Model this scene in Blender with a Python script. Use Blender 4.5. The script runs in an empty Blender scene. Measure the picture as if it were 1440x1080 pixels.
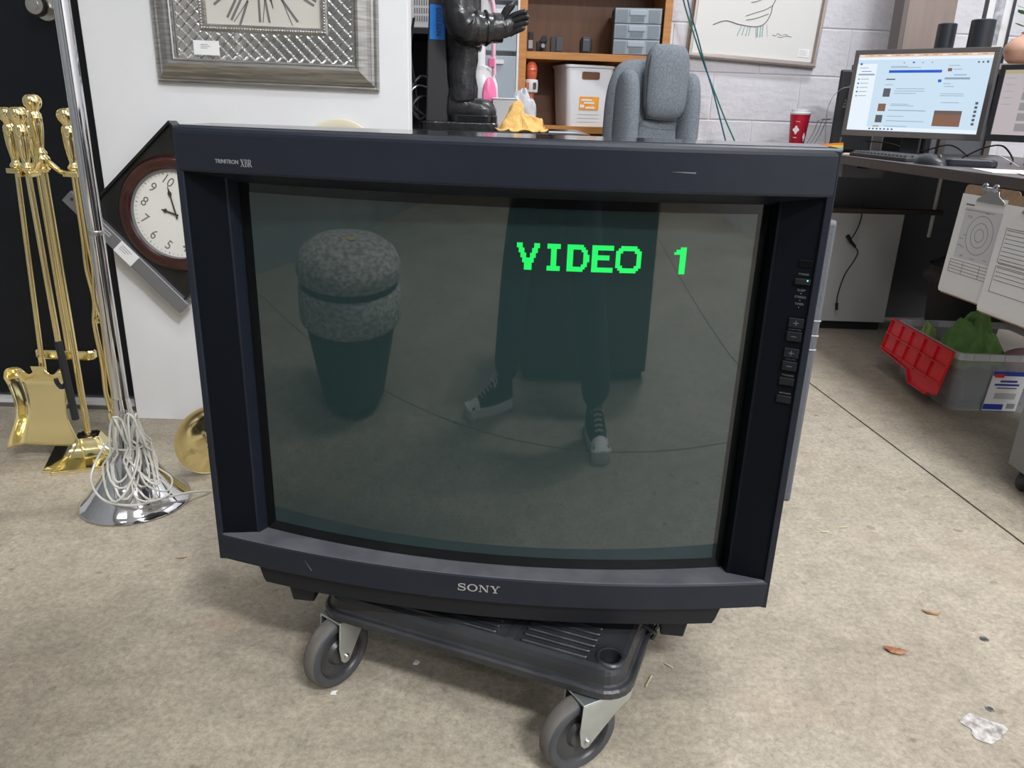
import bpy, bmesh, math, random
from mathutils import Vector, Matrix
random.seed(7)
R = math.radians
PI = math.pi
scene = bpy.context.scene
col = scene.collection

# ------------------------------------------------------------------ camera
cam_d = bpy.data.cameras.new('camera')
cam_d.sensor_width = 36.0
cam_d.sensor_fit = 'HORIZONTAL'
cam_d.lens = 36.0 * 1081.0 / 1440.0
cam_d.clip_start = 0.02
cam = bpy.data.objects.new('camera', cam_d)
col.objects.link(cam)
_p, _r = R(19.64), R(1.84)
_f = Vector((0, math.cos(_p), -math.sin(_p)))
_x = Vector((1, 0, 0))
_u = _x.cross(_f)
_right = _x * math.cos(_r) + _u * math.sin(_r)
_up = -_x * math.sin(_r) + _u * math.cos(_r)
cam.matrix_world = Matrix(((_right.x, _up.x, -_f.x, 0.0), (_right.y, _up.y, -_f.y, 0.0),
                           (_right.z, _up.z, -_f.z, 0.90), (0, 0, 0, 1)))
scene.camera = cam

# ------------------------------------------------------------------ world, exposure
world = bpy.data.worlds.new('world')
scene.world = world
world.use_nodes = True
world.node_tree.nodes['Background'].inputs['Color'].default_value = (0.82, 0.88, 1.0, 1)
world.node_tree.nodes['Background'].inputs['Strength'].default_value = 0.25
scene.view_settings.view_transform = 'Standard'
scene.view_settings.look = 'None'
scene.view_settings.gamma = 1.0
scene.view_settings.use_curve_mapping = False
scene.view_settings.exposure = 0.0
CEIL = 4.9
FIXTURES = [(0.35, -0.45, 55), (1.9, -2.5, 330), (1.8, 2.6, 125), (-1.9, -0.9, 28), (-1.4, -4.2, 30), (2.4, -4.6, 120)]

# ------------------------------------------------------------------ helpers
MATS = {}
def mat(name, color, rough=0.5, metal=0.0, spec=0.5, noise=0.0, nscale=8.0, bump=0.0, bscale=60.0, emit=None, estr=0.0,
        alpha=1.0, trans=0.0, coat=0.0, col2=None, stretch=None, rnoise=0.0, ior=None):
    m = bpy.data.materials.new(name)
    m.use_nodes = True
    nt = m.node_tree
    b = nt.nodes['Principled BSDF']
    c = tuple(color) + (1.0,)
    b.inputs['Base Color'].default_value = c
    b.inputs['Roughness'].default_value = rough
    b.inputs['Metallic'].default_value = metal
    b.inputs['Specular IOR Level'].default_value = spec
    b.inputs['Coat Weight'].default_value = coat
    if ior: b.inputs['IOR'].default_value = ior
    if trans:
        b.inputs['Transmission Weight'].default_value = trans
    if alpha < 1: b.inputs['Alpha'].default_value = alpha
    if emit:
        b.inputs['Emission Color'].default_value = tuple(emit) + (1.0,)
        b.inputs['Emission Strength'].default_value = estr
    if noise or bump or col2 or rnoise:
        tc = nt.nodes.new('ShaderNodeTexCoord')
        mp = nt.nodes.new('ShaderNodeMapping')
        nt.links.new(tc.outputs['Object'], mp.inputs['Vector'])
        if stretch: mp.inputs['Scale'].default_value = stretch
        if noise or col2 or rnoise:
            n = nt.nodes.new('ShaderNodeTexNoise')
            n.inputs['Scale'].default_value = nscale
            n.inputs['Detail'].default_value = 6
            nt.links.new(mp.outputs['Vector'], n.inputs['Vector'])
            if noise or col2:
                mx = nt.nodes.new('ShaderNodeMix')
                mx.data_type = 'RGBA'
                mx.inputs['A'].default_value = c
                if col2: mx.inputs['B'].default_value = tuple(col2) + (1,)
                else: mx.inputs['B'].default_value = tuple(max(0, k * (1 - noise)) for k in color) + (1,)
                rp = nt.nodes.new('ShaderNodeValToRGB')
                rp.color_ramp.elements[0].position = 0.35
                rp.color_ramp.elements[1].position = 0.65
                nt.links.new(n.outputs['Fac'], rp.inputs['Fac'])
                nt.links.new(rp.outputs['Color'], mx.inputs['Factor'])
                nt.links.new(mx.outputs['Result'], b.inputs['Base Color'])
            if rnoise:
                mr = nt.nodes.new('ShaderNodeMapRange')
                mr.inputs['To Min'].default_value = max(0, rough - rnoise)
                mr.inputs['To Max'].default_value = rough + rnoise
                nt.links.new(n.outputs['Fac'], mr.inputs['Value'])
                nt.links.new(mr.outputs['Result'], b.inputs['Roughness'])
        if bump:
            n2 = nt.nodes.new('ShaderNodeTexNoise')
            n2.inputs['Scale'].default_value = bscale
            n2.inputs['Detail'].default_value = 4
            nt.links.new(mp.outputs['Vector'], n2.inputs['Vector'])
            bp = nt.nodes.new('ShaderNodeBump')
            bp.inputs['Strength'].default_value = bump
            bp.inputs['Distance'].default_value = 0.01
            nt.links.new(n2.outputs['Fac'], bp.inputs['Height'])
            nt.links.new(bp.outputs['Normal'], b.inputs['Normal'])
    MATS[name] = m
    return m

class MB:
    """collects shapes into one mesh"""
    def __init__(s): s.v = []; s.f = []; s.sm = []
    def add(s, vs, fs, smooth=False, M=None):
        o = len(s.v)
        s.v += [tuple(M @ Vector(p)) if M is not None else tuple(p) for p in vs]
        s.f += [tuple(i + o for i in f) for f in fs]
        s.sm += [smooth] * len(fs)
        return s
    def box(s, lo, hi, M=None):
        (a, b, c), (d, e, f) = lo, hi
        return s.add([(a,b,c),(d,b,c),(d,e,c),(a,e,c),(a,b,f),(d,b,f),(d,e,f),(a,e,f)],
                     [(3,2,1,0),(4,5,6,7),(0,1,5,4),(1,2,6,5),(2,3,7,6),(3,0,4,7)], False, M)
    def cbox(s, c, size, M=None):
        h = [k / 2 for k in size]
        return s.box([c[i]-h[i] for i in range(3)], [c[i]+h[i] for i in range(3)], M)
    def lathe(s, prof, n=32, M=None, smooth=True, cap=True, sx=1.0, sy=1.0):
        vs = []; fs = []
        k = len(prof)
        for r, z in prof:
            for i in range(n):
                a = 2*PI*i/n
                vs.append((r*math.cos(a)*sx, r*math.sin(a)*sy, z))
        for j in range(k-1):
            for i in range(n):
                fs.append((j*n+i, j*n+(i+1) % n, (j+1)*n+(i+1) % n, (j+1)*n+i))
        if cap:
            if prof[0][0] > 1e-6: fs.append(tuple(range(n-1, -1, -1)))
            if prof[-1][0] > 1e-6: fs.append(tuple((k-1)*n+i for i in range(n)))
        return s.add(vs, fs, smooth, M)
    def cyl(s, a, b, r, n=16, r2=None, smooth=True):
        a = Vector(a); b = Vector(b); d = b-a
        q = d.to_track_quat('Z', 'Y').to_matrix().to_4x4()
        Mx = Matrix.Translation(a) @ q
        r2 = r if r2 is None else r2
        return s.lathe([(r, 0), (r2, d.length)], n, Mx, smooth)
    def tube(s, pts, r, n=8, closed=False):
        pts = [Vector(p) for p in pts]
        k = len(pts)
        rr = r if isinstance(r, (list, tuple)) else [r]*k
        vs = []; fs = []
        prev = None
        for i, p in enumerate(pts):
            if closed: t = pts[(i+1) % k] - pts[i-1]
            else: t = pts[min(i+1, k-1)] - pts[max(i-1, 0)]
            if t.length < 1e-9: t = Vector((0,0,1))
            t.normalize()
            if prev is None:
                a = Vector((0,0,1)) if abs(t.z) < 0.9 else Vector((1,0,0))
                nrm = t.cross(a).normalized()
            else:
                nrm = prev - t*prev.dot(t)
                nrm = nrm.normalized() if nrm.length > 1e-6 else t.orthogonal().normalized()
            prev = nrm
            bn = t.cross(nrm)
            for j in range(n):
                a = 2*PI*j/n
                vs.append(p + (nrm*math.cos(a) + bn*math.sin(a))*rr[i])
        m = k if closed else k-1
        for i in range(m):
            for j in range(n):
                fs.append((i*n+j, i*n+(j+1) % n, ((i+1) % k)*n+(j+1) % n, ((i+1) % k)*n+j))
        if not closed:
            fs.append(tuple(range(n-1, -1, -1)))
            fs.append(tuple((k-1)*n+j for j in range(n)))
        return s.add(vs, fs, True)
    def prism(s, poly, z0, z1, M=None):
        """poly: (x, y) counter-clockwise; extruded along z"""
        n = len(poly)
        vs = [(x, y, z0) for x, y in poly] + [(x, y, z1) for x, y in poly]
        fs = [tuple(range(n-1, -1, -1)), tuple(range(n, 2*n))] + [(i, (i+1) % n, n+(i+1) % n, n+i) for i in range(n)]
        return s.add(vs, fs, False, M)
    def loft(s, rings, cap=True, smooth=False, M=None):
        n = len(rings[0])
        vs = [p for r in rings for p in r]
        fs = []
        for i in range(len(rings)-1):
            for j in range(n):
                fs.append((i*n+j, i*n+(j+1) % n, (i+1)*n+(j+1) % n, (i+1)*n+j))
        if cap:
            fs.append(tuple(range(n-1, -1, -1)))
            fs.append(tuple((len(rings)-1)*n+j for j in range(n)))
        return s.add(vs, fs, smooth, M)
    def grid(s, fn, nu, nv, smooth=True):
        vs = [fn(i/nu, j/nv) for j in range(nv+1) for i in range(nu+1)]
        fs = [(j*(nu+1)+i, j*(nu+1)+i+1, (j+1)*(nu+1)+i+1, (j+1)*(nu+1)+i) for j in range(nv) for i in range(nu)]
        return s.add(vs, fs, smooth)
    def sphere(s, c, r, n=16, m=10, sc=(1,1,1)):
        prof = [(r*math.sin(PI*i/m), -r*math.cos(PI*i/m)) for i in range(m+1)]
        prof[0] = (0, -r); prof[-1] = (0, r)
        return s.lathe(prof, n, Matrix.Translation(c) @ Matrix.Diagonal((sc[0], sc[1], sc[2], 1)))
    def build(s, name, m, parent=None, bevel=0.0, seg=2, sub=0, smooth=None, solid=0.0, loc=None, autosm=False):
        me = bpy.data.meshes.new(name)
        me.from_pydata(s.v, [], s.f)
        bm = bmesh.new(); bm.from_mesh(me)
        bmesh.ops.remove_doubles(bm, verts=bm.verts, dist=1e-6)
        bmesh.ops.recalc_face_normals(bm, faces=bm.faces)
        bm.to_mesh(me); bm.free()
        if smooth is None:
            sm = s.sm if len(s.sm) == len(me.polygons) else [any(s.sm)]*len(me.polygons)
        else: sm = [smooth]*len(me.polygons)
        me.polygons.foreach_set('use_smooth', sm)
        me.materials.append(MATS[m] if isinstance(m, str) else m)
        o = bpy.data.objects.new(name, me)
        col.objects.link(o)
        if any(sm) or bevel or sub: me.set_sharp_from_angle(angle=R(48))
        if parent is not None: o.parent = parent
        if loc: o.location = loc
        if solid:
            md = o.modifiers.new('solid', 'SOLIDIFY'); md.thickness = solid; md.offset = 0
        if bevel:
            md = o.modifiers.new('bevel', 'BEVEL'); md.width = bevel; md.segments = seg; md.limit_method = 'ANGLE'; md.angle_limit = R(35)
            me.polygons.foreach_set('use_smooth', [True]*len(me.polygons))
            w = o.modifiers.new('wn', 'WEIGHTED_NORMAL'); w.keep_sharp = True
        if sub:
            md = o.modifiers.new('sub', 'SUBSURF'); md.levels = sub; md.render_levels = sub
            me.polygons.foreach_set('use_smooth', [True]*len(me.polygons))
        return o

def thing(name, label, cat, loc=(0,0,0), rz=0.0, group=None, rot=None):
    o = bpy.data.objects.new(name, None)
    o.empty_display_size = 0.05
    col.objects.link(o)
    o.location = loc
    o.rotation_euler = rot if rot else (0, 0, rz)
    o['label'] = label; o['category'] = cat
    if group: o['group'] = group
    return o
def tag(o, label, cat, group=None, kind=None):
    o['label'] = label; o['category'] = cat
    if group: o['group'] = group
    if kind: o['kind'] = kind
    return o
def struct(o, label=None):
    o['kind'] = 'structure'
    if label: o['label'] = label
    return o
def copy_tree(o, parent=None):
    c = o.copy(); col.objects.link(c); c.parent = parent
    for ch in list(o.children): copy_tree(ch, c)
    return c
def rrect(w, h, r, n=5, cx=0, cy=0):
    pts = []
    for sx, sy, a0 in ((1,1,0), (-1,1,90), (-1,-1,180), (1,-1,270)):
        for i in range(n+1):
            a = R(a0 + 90*i/n)
            pts.append((cx + sx*(w/2-r) + r*math.cos(a), cy + sy*(h/2-r) + r*math.sin(a)))
    return pts
def text_mesh(name, body, size, m, parent, M, depth=0.0003, align='CENTER', sx=1.0, weight=0.0):
    cu = bpy.data.curves.new(name, 'FONT')
    cu.body = body; cu.size = size; cu.extrude = depth; cu.align_x = align; cu.align_y = 'CENTER'; cu.resolution_u = 3
    cu.offset = weight
    t = bpy.data.objects.new(name, cu)
    col.objects.link(t)
    dg = bpy.context.evaluated_depsgraph_get()
    me = bpy.data.meshes.new_from_object(t.evaluated_get(dg))
    bpy.data.objects.remove(t); bpy.data.curves.remove(cu)
    me.transform(M @ Matrix.Diagonal((sx, 1, 1, 1)))
    me.materials.clear(); me.materials.append(MATS[m])
    o = bpy.data.objects.new(name, me)
    col.objects.link(o); o.parent = parent
    return o
def frame(o, x, y):
    """matrix with the given origin, x and y axes"""
    x = Vector(x).normalized(); z = x.cross(Vector(y)).normalized(); y = z.cross(x)
    return Matrix(((x.x, y.x, z.x, o[0]), (x.y, y.y, z.y, o[1]), (x.z, y.z, z.z, o[2]), (0, 0, 0, 1)))
def spline(pts, k=8, closed=False):
    pts = [Vector(p) for p in pts]; n = len(pts); out = []
    rng = range(n if closed else n-1)
    for i in rng:
        if closed: p0, p1, p2, p3 = pts[i-1], pts[i], pts[(i+1) % n], pts[(i+2) % n]
        else: p0, p1, p2, p3 = pts[max(i-1,0)], pts[i], pts[i+1], pts[min(i+2,n-1)]
        for j in range(k):
            t = j/k
            out.append(0.5*((2*p1) + (p2-p0)*t + (2*p0-5*p1+4*p2-p3)*t*t + (3*p1-p0-3*p2+p3)*t**3))
    if not closed: out.append(pts[-1])
    return out

# ------------------------------------------------------------------ materials
mat('tv_plastic', (0.0120, 0.0155, 0.0250), 0.40, spec=0.32, noise=0.15, nscale=30, rnoise=0.08)
mat('tv_top', (0.020, 0.022, 0.028), 0.09)
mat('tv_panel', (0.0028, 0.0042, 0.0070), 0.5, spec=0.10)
mat('tv_black', (0.003, 0.003, 0.005), 0.3, spec=0.15)
mat('tv_lip', (0.0085, 0.0095, 0.013), 0.45, spec=0.3)
mat('tv_sill', (0.075, 0.078, 0.090), 0.55, col2=(0.115, 0.117, 0.128), nscale=20)
mat('tv_rear', (0.10, 0.108, 0.12), 0.6, bump=0.2, bscale=300)
mat('tv_glass', (0.016, 0.031, 0.031), 0.025, spec=1.0)
mat('tv_glass_edge', (0.006, 0.007, 0.007), 0.06, spec=0.5)
mat('osd_green', (0.0, 0.3, 0.05), 0.5, emit=(0.006, 0.74, 0.10), estr=0.82)
mat('silver_print', (0.55, 0.56, 0.58), 0.35, metal=0.6)
mat('grey_print', (0.14, 0.145, 0.15), 0.5)
mat('led', (0.1, 0.6, 0.4), 0.3, emit=(0.2, 0.9, 0.6), estr=0.6)
mat('dolly_plastic', (0.015, 0.016, 0.019), 0.36, col2=(0.034, 0.035, 0.038), nscale=9, bump=0.15, bscale=40, rnoise=0.12)
mat('tyre', (0.040, 0.043, 0.050), 0.55, col2=(0.065, 0.066, 0.070), nscale=12)
mat('tread', (0.14, 0.125, 0.112), 0.75, noise=0.35, nscale=18)
mat('wheel_hub', (0.022, 0.023, 0.025), 0.4, col2=(0.05, 0.05, 0.05), nscale=20)
mat('zinc', (0.62, 0.67, 0.68), 0.34, metal=0.9, col2=(0.48, 0.50, 0.48), nscale=20, rnoise=0.1)
mat('bolt', (0.6, 0.6, 0.62), 0.25, metal=1.0)
mat('brass', (0.95, 0.80, 0.42), 0.14, metal=1.0, rnoise=0.05, nscale=10)
mat('brass_bright', (0.96, 0.84, 0.46), 0.12, metal=1.0)
mat('chrome', (0.72, 0.72, 0.74), 0.07, metal=1.0, rnoise=0.03, nscale=20)
mat('silver_frame', (0.50, 0.485, 0.46), 0.33, metal=0.85, noise=0.4, nscale=14, stretch=(1, 1, 14), rnoise=0.1)
mat('silver_bright', (0.70, 0.69, 0.67), 0.25, metal=0.95)
mat('mirror', (0.75, 0.74, 0.72), 0.08, metal=1.0)
mat('dial_cream', (0.58, 0.56, 0.50), 0.45)
mat('dial_white', (0.72, 0.71, 0.66), 0.4)
mat('ink', (0.035, 0.033, 0.032), 0.5)
mat('ink_grey', (0.16, 0.155, 0.15), 0.5)
mat('paper', (0.78, 0.78, 0.78), 0.6)
mat('paper_shade', (0.46, 0.46, 0.47), 0.7)
mat('mahogany', (0.045, 0.009, 0.008), 0.22, coat=0.5, noise=0.4, nscale=10, stretch=(1, 1, 6))
mat('black_gloss', (0.008, 0.009, 0.010), 0.2)
mat('black_matte', (0.010, 0.011, 0.013), 0.6)
mat('statue_black', (0.014, 0.015, 0.016), 0.24, col2=(0.03, 0.03, 0.032), nscale=20, bump=0.3, bscale=50)
mat('grey_strip', (0.19, 0.19, 0.20), 0.4, metal=0.3)
mat('door_black', (0.0042, 0.0055, 0.0085), 0.38, spec=0.3)
mat('satin_steel', (0.52, 0.51, 0.48), 0.32, metal=1.0)
mat('wall_white', (0.76, 0.76, 0.77), 0.6, noise=0.06, nscale=3, bump=0.05, bscale=30)
mat('wall_block', (0.63, 0.62, 0.655), 0.62, noise=0.07, nscale=9, bump=0.35, bscale=34)
mat('mortar', (0.63, 0.62, 0.655), 0.7)
mat('ceiling_white', (0.62, 0.62, 0.62), 0.8, noise=0.05)
mat('rear_wall', (0.24, 0.25, 0.25), 0.8, noise=0.2, nscale=2)
mat('orange_wood', (0.50, 0.215, 0.055), 0.4, noise=0.25, nscale=5, stretch=(1, 1, 12))
mat('brown_wood', (0.17, 0.072, 0.030), 0.5, noise=0.3, nscale=4, stretch=(6, 1, 1))
mat('dark_red_wood', (0.055, 0.016, 0.010), 0.5)
mat('white_plastic', (0.72, 0.72, 0.73), 0.35)
mat('offwhite_plastic', (0.60, 0.59, 0.58), 0.45)
mat('pink_plastic', (0.78, 0.17, 0.36), 0.35)
mat('pale_pink', (0.78, 0.46, 0.55), 0.35)
mat('blue_tape', (0.012, 0.20, 0.66), 0.5)
mat('yellow_cloth', (0.80, 0.49, 0.16), 0.9, noise=0.2, nscale=30, bump=0.4, bscale=250)
mat('green_cloth', (0.20, 0.38, 0.11), 0.95, noise=0.3, nscale=25, bump=0.4, bscale=250)
mat('lime_cloth', (0.36, 0.48, 0.16), 0.95, noise=0.2, nscale=25, bump=0.4, bscale=250)
mat('rose_gold', (0.68, 0.20, 0.11), 0.3, metal=0.6)
mat('orange_mesh', (0.62, 0.11, 0.04), 0.5, bump=0.5, bscale=250)
mat('label_orange', (0.80, 0.26, 0.03), 0.5, col2=(0.86, 0.42, 0.04), nscale=30)
mat('clear_drawer', (0.55, 0.62, 0.68), 0.15, alpha=0.55)
mat('drawer_inside', (0.20, 0.23, 0.26), 0.5)
mat('charcoal', (0.035, 0.034, 0.036), 0.5)
mat('fabric_grey', (0.15, 0.175, 0.20), 0.95, col2=(0.225, 0.25, 0.28), nscale=160, bump=0.5, bscale=420)
mat('seam', (0.03, 0.032, 0.035), 0.9)
mat('cable_blue', (0.015, 0.10, 0.16), 0.45)
mat('cable_green', (0.01, 0.17, 0.12), 0.45)
mat('cable_black', (0.008, 0.008, 0.009), 0.5)
mat('clear_cord', (0.62, 0.60, 0.54), 0.3, alpha=0.85)
mat('wood_frame', (0.44, 0.29, 0.22), 0.3, metal=0.4)
mat('frame_metal', (0.46, 0.41, 0.38), 0.25, metal=0.8)
mat('art_paper', (0.66, 0.655, 0.63), 0.25, coat=0.4)
mat('pencil', (0.13, 0.125, 0.13), 0.7)
mat('teal_pencil', (0.28, 0.46, 0.46), 0.7)
mat('cup_red', (0.52, 0.008, 0.035), 0.45)
mat('wire', (0.30, 0.30, 0.31), 0.35, metal=0.8)
mat('pc_grey', (0.055, 0.058, 0.066), 0.45)
mat('bezel_taupe', (0.115, 0.105, 0.10), 0.45)
mat('bezel_dark', (0.02, 0.021, 0.025), 0.4)
mat('screen_blue', (0.02, 0.02, 0.02), 0.2, emit=(0.60, 0.76, 0.90), estr=0.98)
mat('screen_pale', (0.02, 0.02, 0.02), 0.2, emit=(0.56, 0.50, 0.52), estr=0.85)
mat('ui_peach', (0.02, 0.02, 0.02), 0.4, emit=(0.85, 0.58, 0.42), estr=0.9)
mat('ui_white', (0.02, 0.02, 0.02), 0.4, emit=(0.80, 0.88, 0.97), estr=1.0)
mat('ui_royal', (0.02, 0.02, 0.02), 0.4, emit=(0.015, 0.10, 0.66), estr=0.9)
mat('ui_grey', (0.02, 0.02, 0.02), 0.4, emit=(0.30, 0.38, 0.46), estr=0.9)
mat('ui_dark', (0.02, 0.02, 0.02), 0.4, emit=(0.10, 0.11, 0.12), estr=0.9)
mat('ui_brown', (0.02, 0.02, 0.02), 0.4, emit=(0.24, 0.12, 0.075), estr=0.9)
mat('ui_yellow', (0.02, 0.02, 0.02), 0.4, emit=(0.52, 0.46, 0.28), estr=0.8)
mat('ui_mid', (0.02, 0.02, 0.02), 0.4, emit=(0.33, 0.32, 0.33), estr=0.8)
mat('desk_top', (0.115, 0.098, 0.098), 0.4, noise=0.25, nscale=4, stretch=(12, 1, 1))
mat('desk_edge', (0.085, 0.068, 0.062), 0.45, noise=0.25, nscale=4, stretch=(1, 10, 1))
mat('desk_panel', (0.15, 0.155, 0.175), 0.6)
mat('rail_brown', (0.050, 0.034, 0.030), 0.45)
mat('cabinet_white', (0.56, 0.56, 0.565), 0.5)
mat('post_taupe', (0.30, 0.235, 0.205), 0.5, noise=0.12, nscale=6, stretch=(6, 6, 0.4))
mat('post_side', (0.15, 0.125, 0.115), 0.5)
mat('speaker_black', (0.020, 0.023, 0.030), 0.4)
mat('photo_grey', (0.26, 0.27, 0.30), 0.3, col2=(0.55, 0.56, 0.60), nscale=40)
mat('vase_peach', (0.70, 0.42, 0.31), 0.4, noise=0.12, nscale=8)
mat('leaf_green', (0.06, 0.26, 0.055), 0.5)
mat('cork', (0.36, 0.235, 0.145), 0.6, noise=0.2, nscale=60)
mat('tote_clear', (0.66, 0.68, 0.70), 0.22, alpha=0.26)
mat('tote_rim', (0.66, 0.68, 0.70), 0.3, alpha=0.75)
mat('tote_red', (0.66, 0.012, 0.022), 0.33)
mat('tote_red_back', (0.42, 0.22, 0.23), 0.4)
mat('label_blue', (0.012, 0.045, 0.36), 0.5)
mat('pink_stuff', (0.62, 0.36, 0.40), 0.5, noise=0.3, nscale=20)
mat('steel_grey', (0.20, 0.20, 0.205), 0.45)
mat('caster_dark', (0.035, 0.036, 0.040), 0.4)
mat('cream', (0.72, 0.665, 0.50), 0.35)
mat('leaf_dry', (0.20, 0.068, 0.028), 0.8, col2=(0.36, 0.19, 0.10), nscale=90)
mat('straw', (0.55, 0.47, 0.30), 0.7)
mat('plastic_bag', (0.72, 0.73, 0.77), 0.25, alpha=0.6)
mat('denim', (0.012, 0.016, 0.026), 0.8, bump=0.3, bscale=80)
mat('skin', (0.50, 0.30, 0.21), 0.5)
mat('hair', (0.025, 0.015, 0.01), 0.6)
mat('canvas_black', (0.012, 0.012, 0.014), 0.8)
mat('rubber_white', (0.72, 0.71, 0.68), 0.5)
mat('ottoman_print', (0.62, 0.60, 0.54), 0.9, col2=(0.26, 0.245, 0.22), nscale=38, stretch=(1, 1, 3))
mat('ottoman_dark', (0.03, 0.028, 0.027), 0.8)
mat('sticky_yellow', (0.75, 0.60, 0.18), 0.6)
mat('lamp_emit', (0.9, 0.9, 0.9), 0.5, emit=(1.0, 0.97, 0.93), estr=9.0)
mat('fixture_white', (0.7, 0.7, 0.7), 0.5)
mat('orange_flag', (0.75, 0.22, 0.02), 0.6)
mat('yellow_flag', (0.80, 0.56, 0.06), 0.6)
mat('green_flag', (0.42, 0.55, 0.30), 0.6)
mat('blue_flag', (0.14, 0.34, 0.62), 0.6)
mat('manila', (0.62, 0.48, 0.34), 0.7)

def concrete():
    m = bpy.data.materials.new('concrete'); m.use_nodes = True; nt = m.node_tree; b = nt.nodes['Principled BSDF']
    L = nt.links.new
    tc = nt.nodes.new('ShaderNodeTexCoord')
    def noise(scale, det=8, rough=0.6, vec=None, dist=0.0):
        n = nt.nodes.new('ShaderNodeTexNoise'); n.inputs['Scale'].default_value = scale; n.inputs['Detail'].default_value = det
        n.inputs['Roughness'].default_value = rough; n.inputs['Distortion'].default_value = dist
        L(vec or tc.outputs['Object'], n.inputs['Vector']); return n
    def ramp(fac, stops):
        r = nt.nodes.new('ShaderNodeValToRGB'); e = r.color_ramp.elements
        e[0].position, e[0].color = stops[0][0], stops[0][1]
        e[1].position, e[1].color = stops[-1][0], stops[-1][1]
        for p, c in stops[1:-1]:
            k = e.new(p); k.color = c
        L(fac, r.inputs['Fac']); return r
    def mix(a, bb, fac, mode='MIX'):
        x = nt.nodes.new('ShaderNodeMix'); x.data_type = 'RGBA'; x.blend_type = mode
        if isinstance(fac, float): x.inputs['Factor'].default_value = fac
        else: L(fac, x.inputs['Factor'])
        if isinstance(a, tuple): x.inputs['A'].default_value = a
        else: L(a, x.inputs['A'])
        if isinstance(bb, tuple): x.inputs['B'].default_value = bb
        else: L(bb, x.inputs['B'])
        return x.outputs['Result']
    big = noise(1.5, 4, 0.55, dist=0.3)
    base = ramp(big.outputs['Fac'], [(0.30, (0.325, 0.280, 0.217, 1)), (0.50, (0.400, 0.352, 0.277, 1)), (0.70, (0.455, 0.406, 0.328, 1))])
    mid = noise(16, 8, 0.78, dist=0.2)
    c1 = mix(base.outputs['Color'], ramp(mid.outputs['Fac'], [(0.36, (0.76, 0.755, 0.74, 1)), (0.62, (1.10, 1.09, 1.07, 1))]).outputs['Color'], 0.85, 'MULTIPLY')
    fine = noise(95, 6, 0.8)
    c2 = mix(c1, ramp(fine.outputs['Fac'], [(0.36, (0.68, 0.67, 0.66, 1)), (0.60, (1.12, 1.12, 1.12, 1))]).outputs['Color'], 0.8, 'MULTIPLY')
    # hair-line crazing
    vo = nt.nodes.new('ShaderNodeTexVoronoi'); vo.feature = 'DISTANCE_TO_EDGE'; vo.inputs['Scale'].default_value = 42
    wv = nt.nodes.new('ShaderNodeVectorMath'); wv.operation = 'ADD'
    wn = noise(9, 5, 0.6); sc = nt.nodes.new('ShaderNodeVectorMath'); sc.operation = 'SCALE'; sc.inputs['Scale'].default_value = 0.16
    L(wn.outputs['Color'], sc.inputs[0]); L(tc.outputs['Object'], wv.inputs[0]); L(sc.outputs['Vector'], wv.inputs[1])
    L(wv.outputs['Vector'], vo.inputs['Vector'])
    cr = ramp(vo.outputs['Distance'], [(0.0, (0.70, 0.69, 0.68, 1)), (0.035, (1, 1, 1, 1))])
    c3 = mix(c2, cr.outputs['Color'], 0.75, 'MULTIPLY')
    spots = noise(24, 2, 0.4)
    c4 = mix(c3, ramp(spots.outputs['Fac'], [(0.69, (1, 1, 1, 1)), (0.75, (0.62, 0.58, 0.54, 1))]).outputs['Color'], 0.8, 'MULTIPLY')
    rust = noise(3.1, 3, 0.5)
    c5 = mix(c4, (0.36, 0.25, 0.17, 1), ramp(rust.outputs['Fac'], [(0.60, (0, 0, 0, 1)), (0.82, (0.5, 0.5, 0.5, 1))]).outputs['Color'])
    L(c5, b.inputs['Base Color'])
    rr = nt.nodes.new('ShaderNodeMapRange'); rr.inputs['To Min'].default_value = 0.42; rr.inputs['To Max'].default_value = 0.70
    L(mid.outputs['Fac'], rr.inputs['Value']); L(rr.outputs['Result'], b.inputs['Roughness'])
    bp = nt.nodes.new('ShaderNodeBump'); bp.inputs['Strength'].default_value = 0.25; bp.inputs['Distance'].default_value = 0.004
    L(fine.outputs['Fac'], bp.inputs['Height']); L(bp.outputs['Normal'], b.inputs['Normal'])
    MATS['concrete'] = m
concrete()
mat('joint_dark', (0.10, 0.09, 0.08), 0.9)

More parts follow.
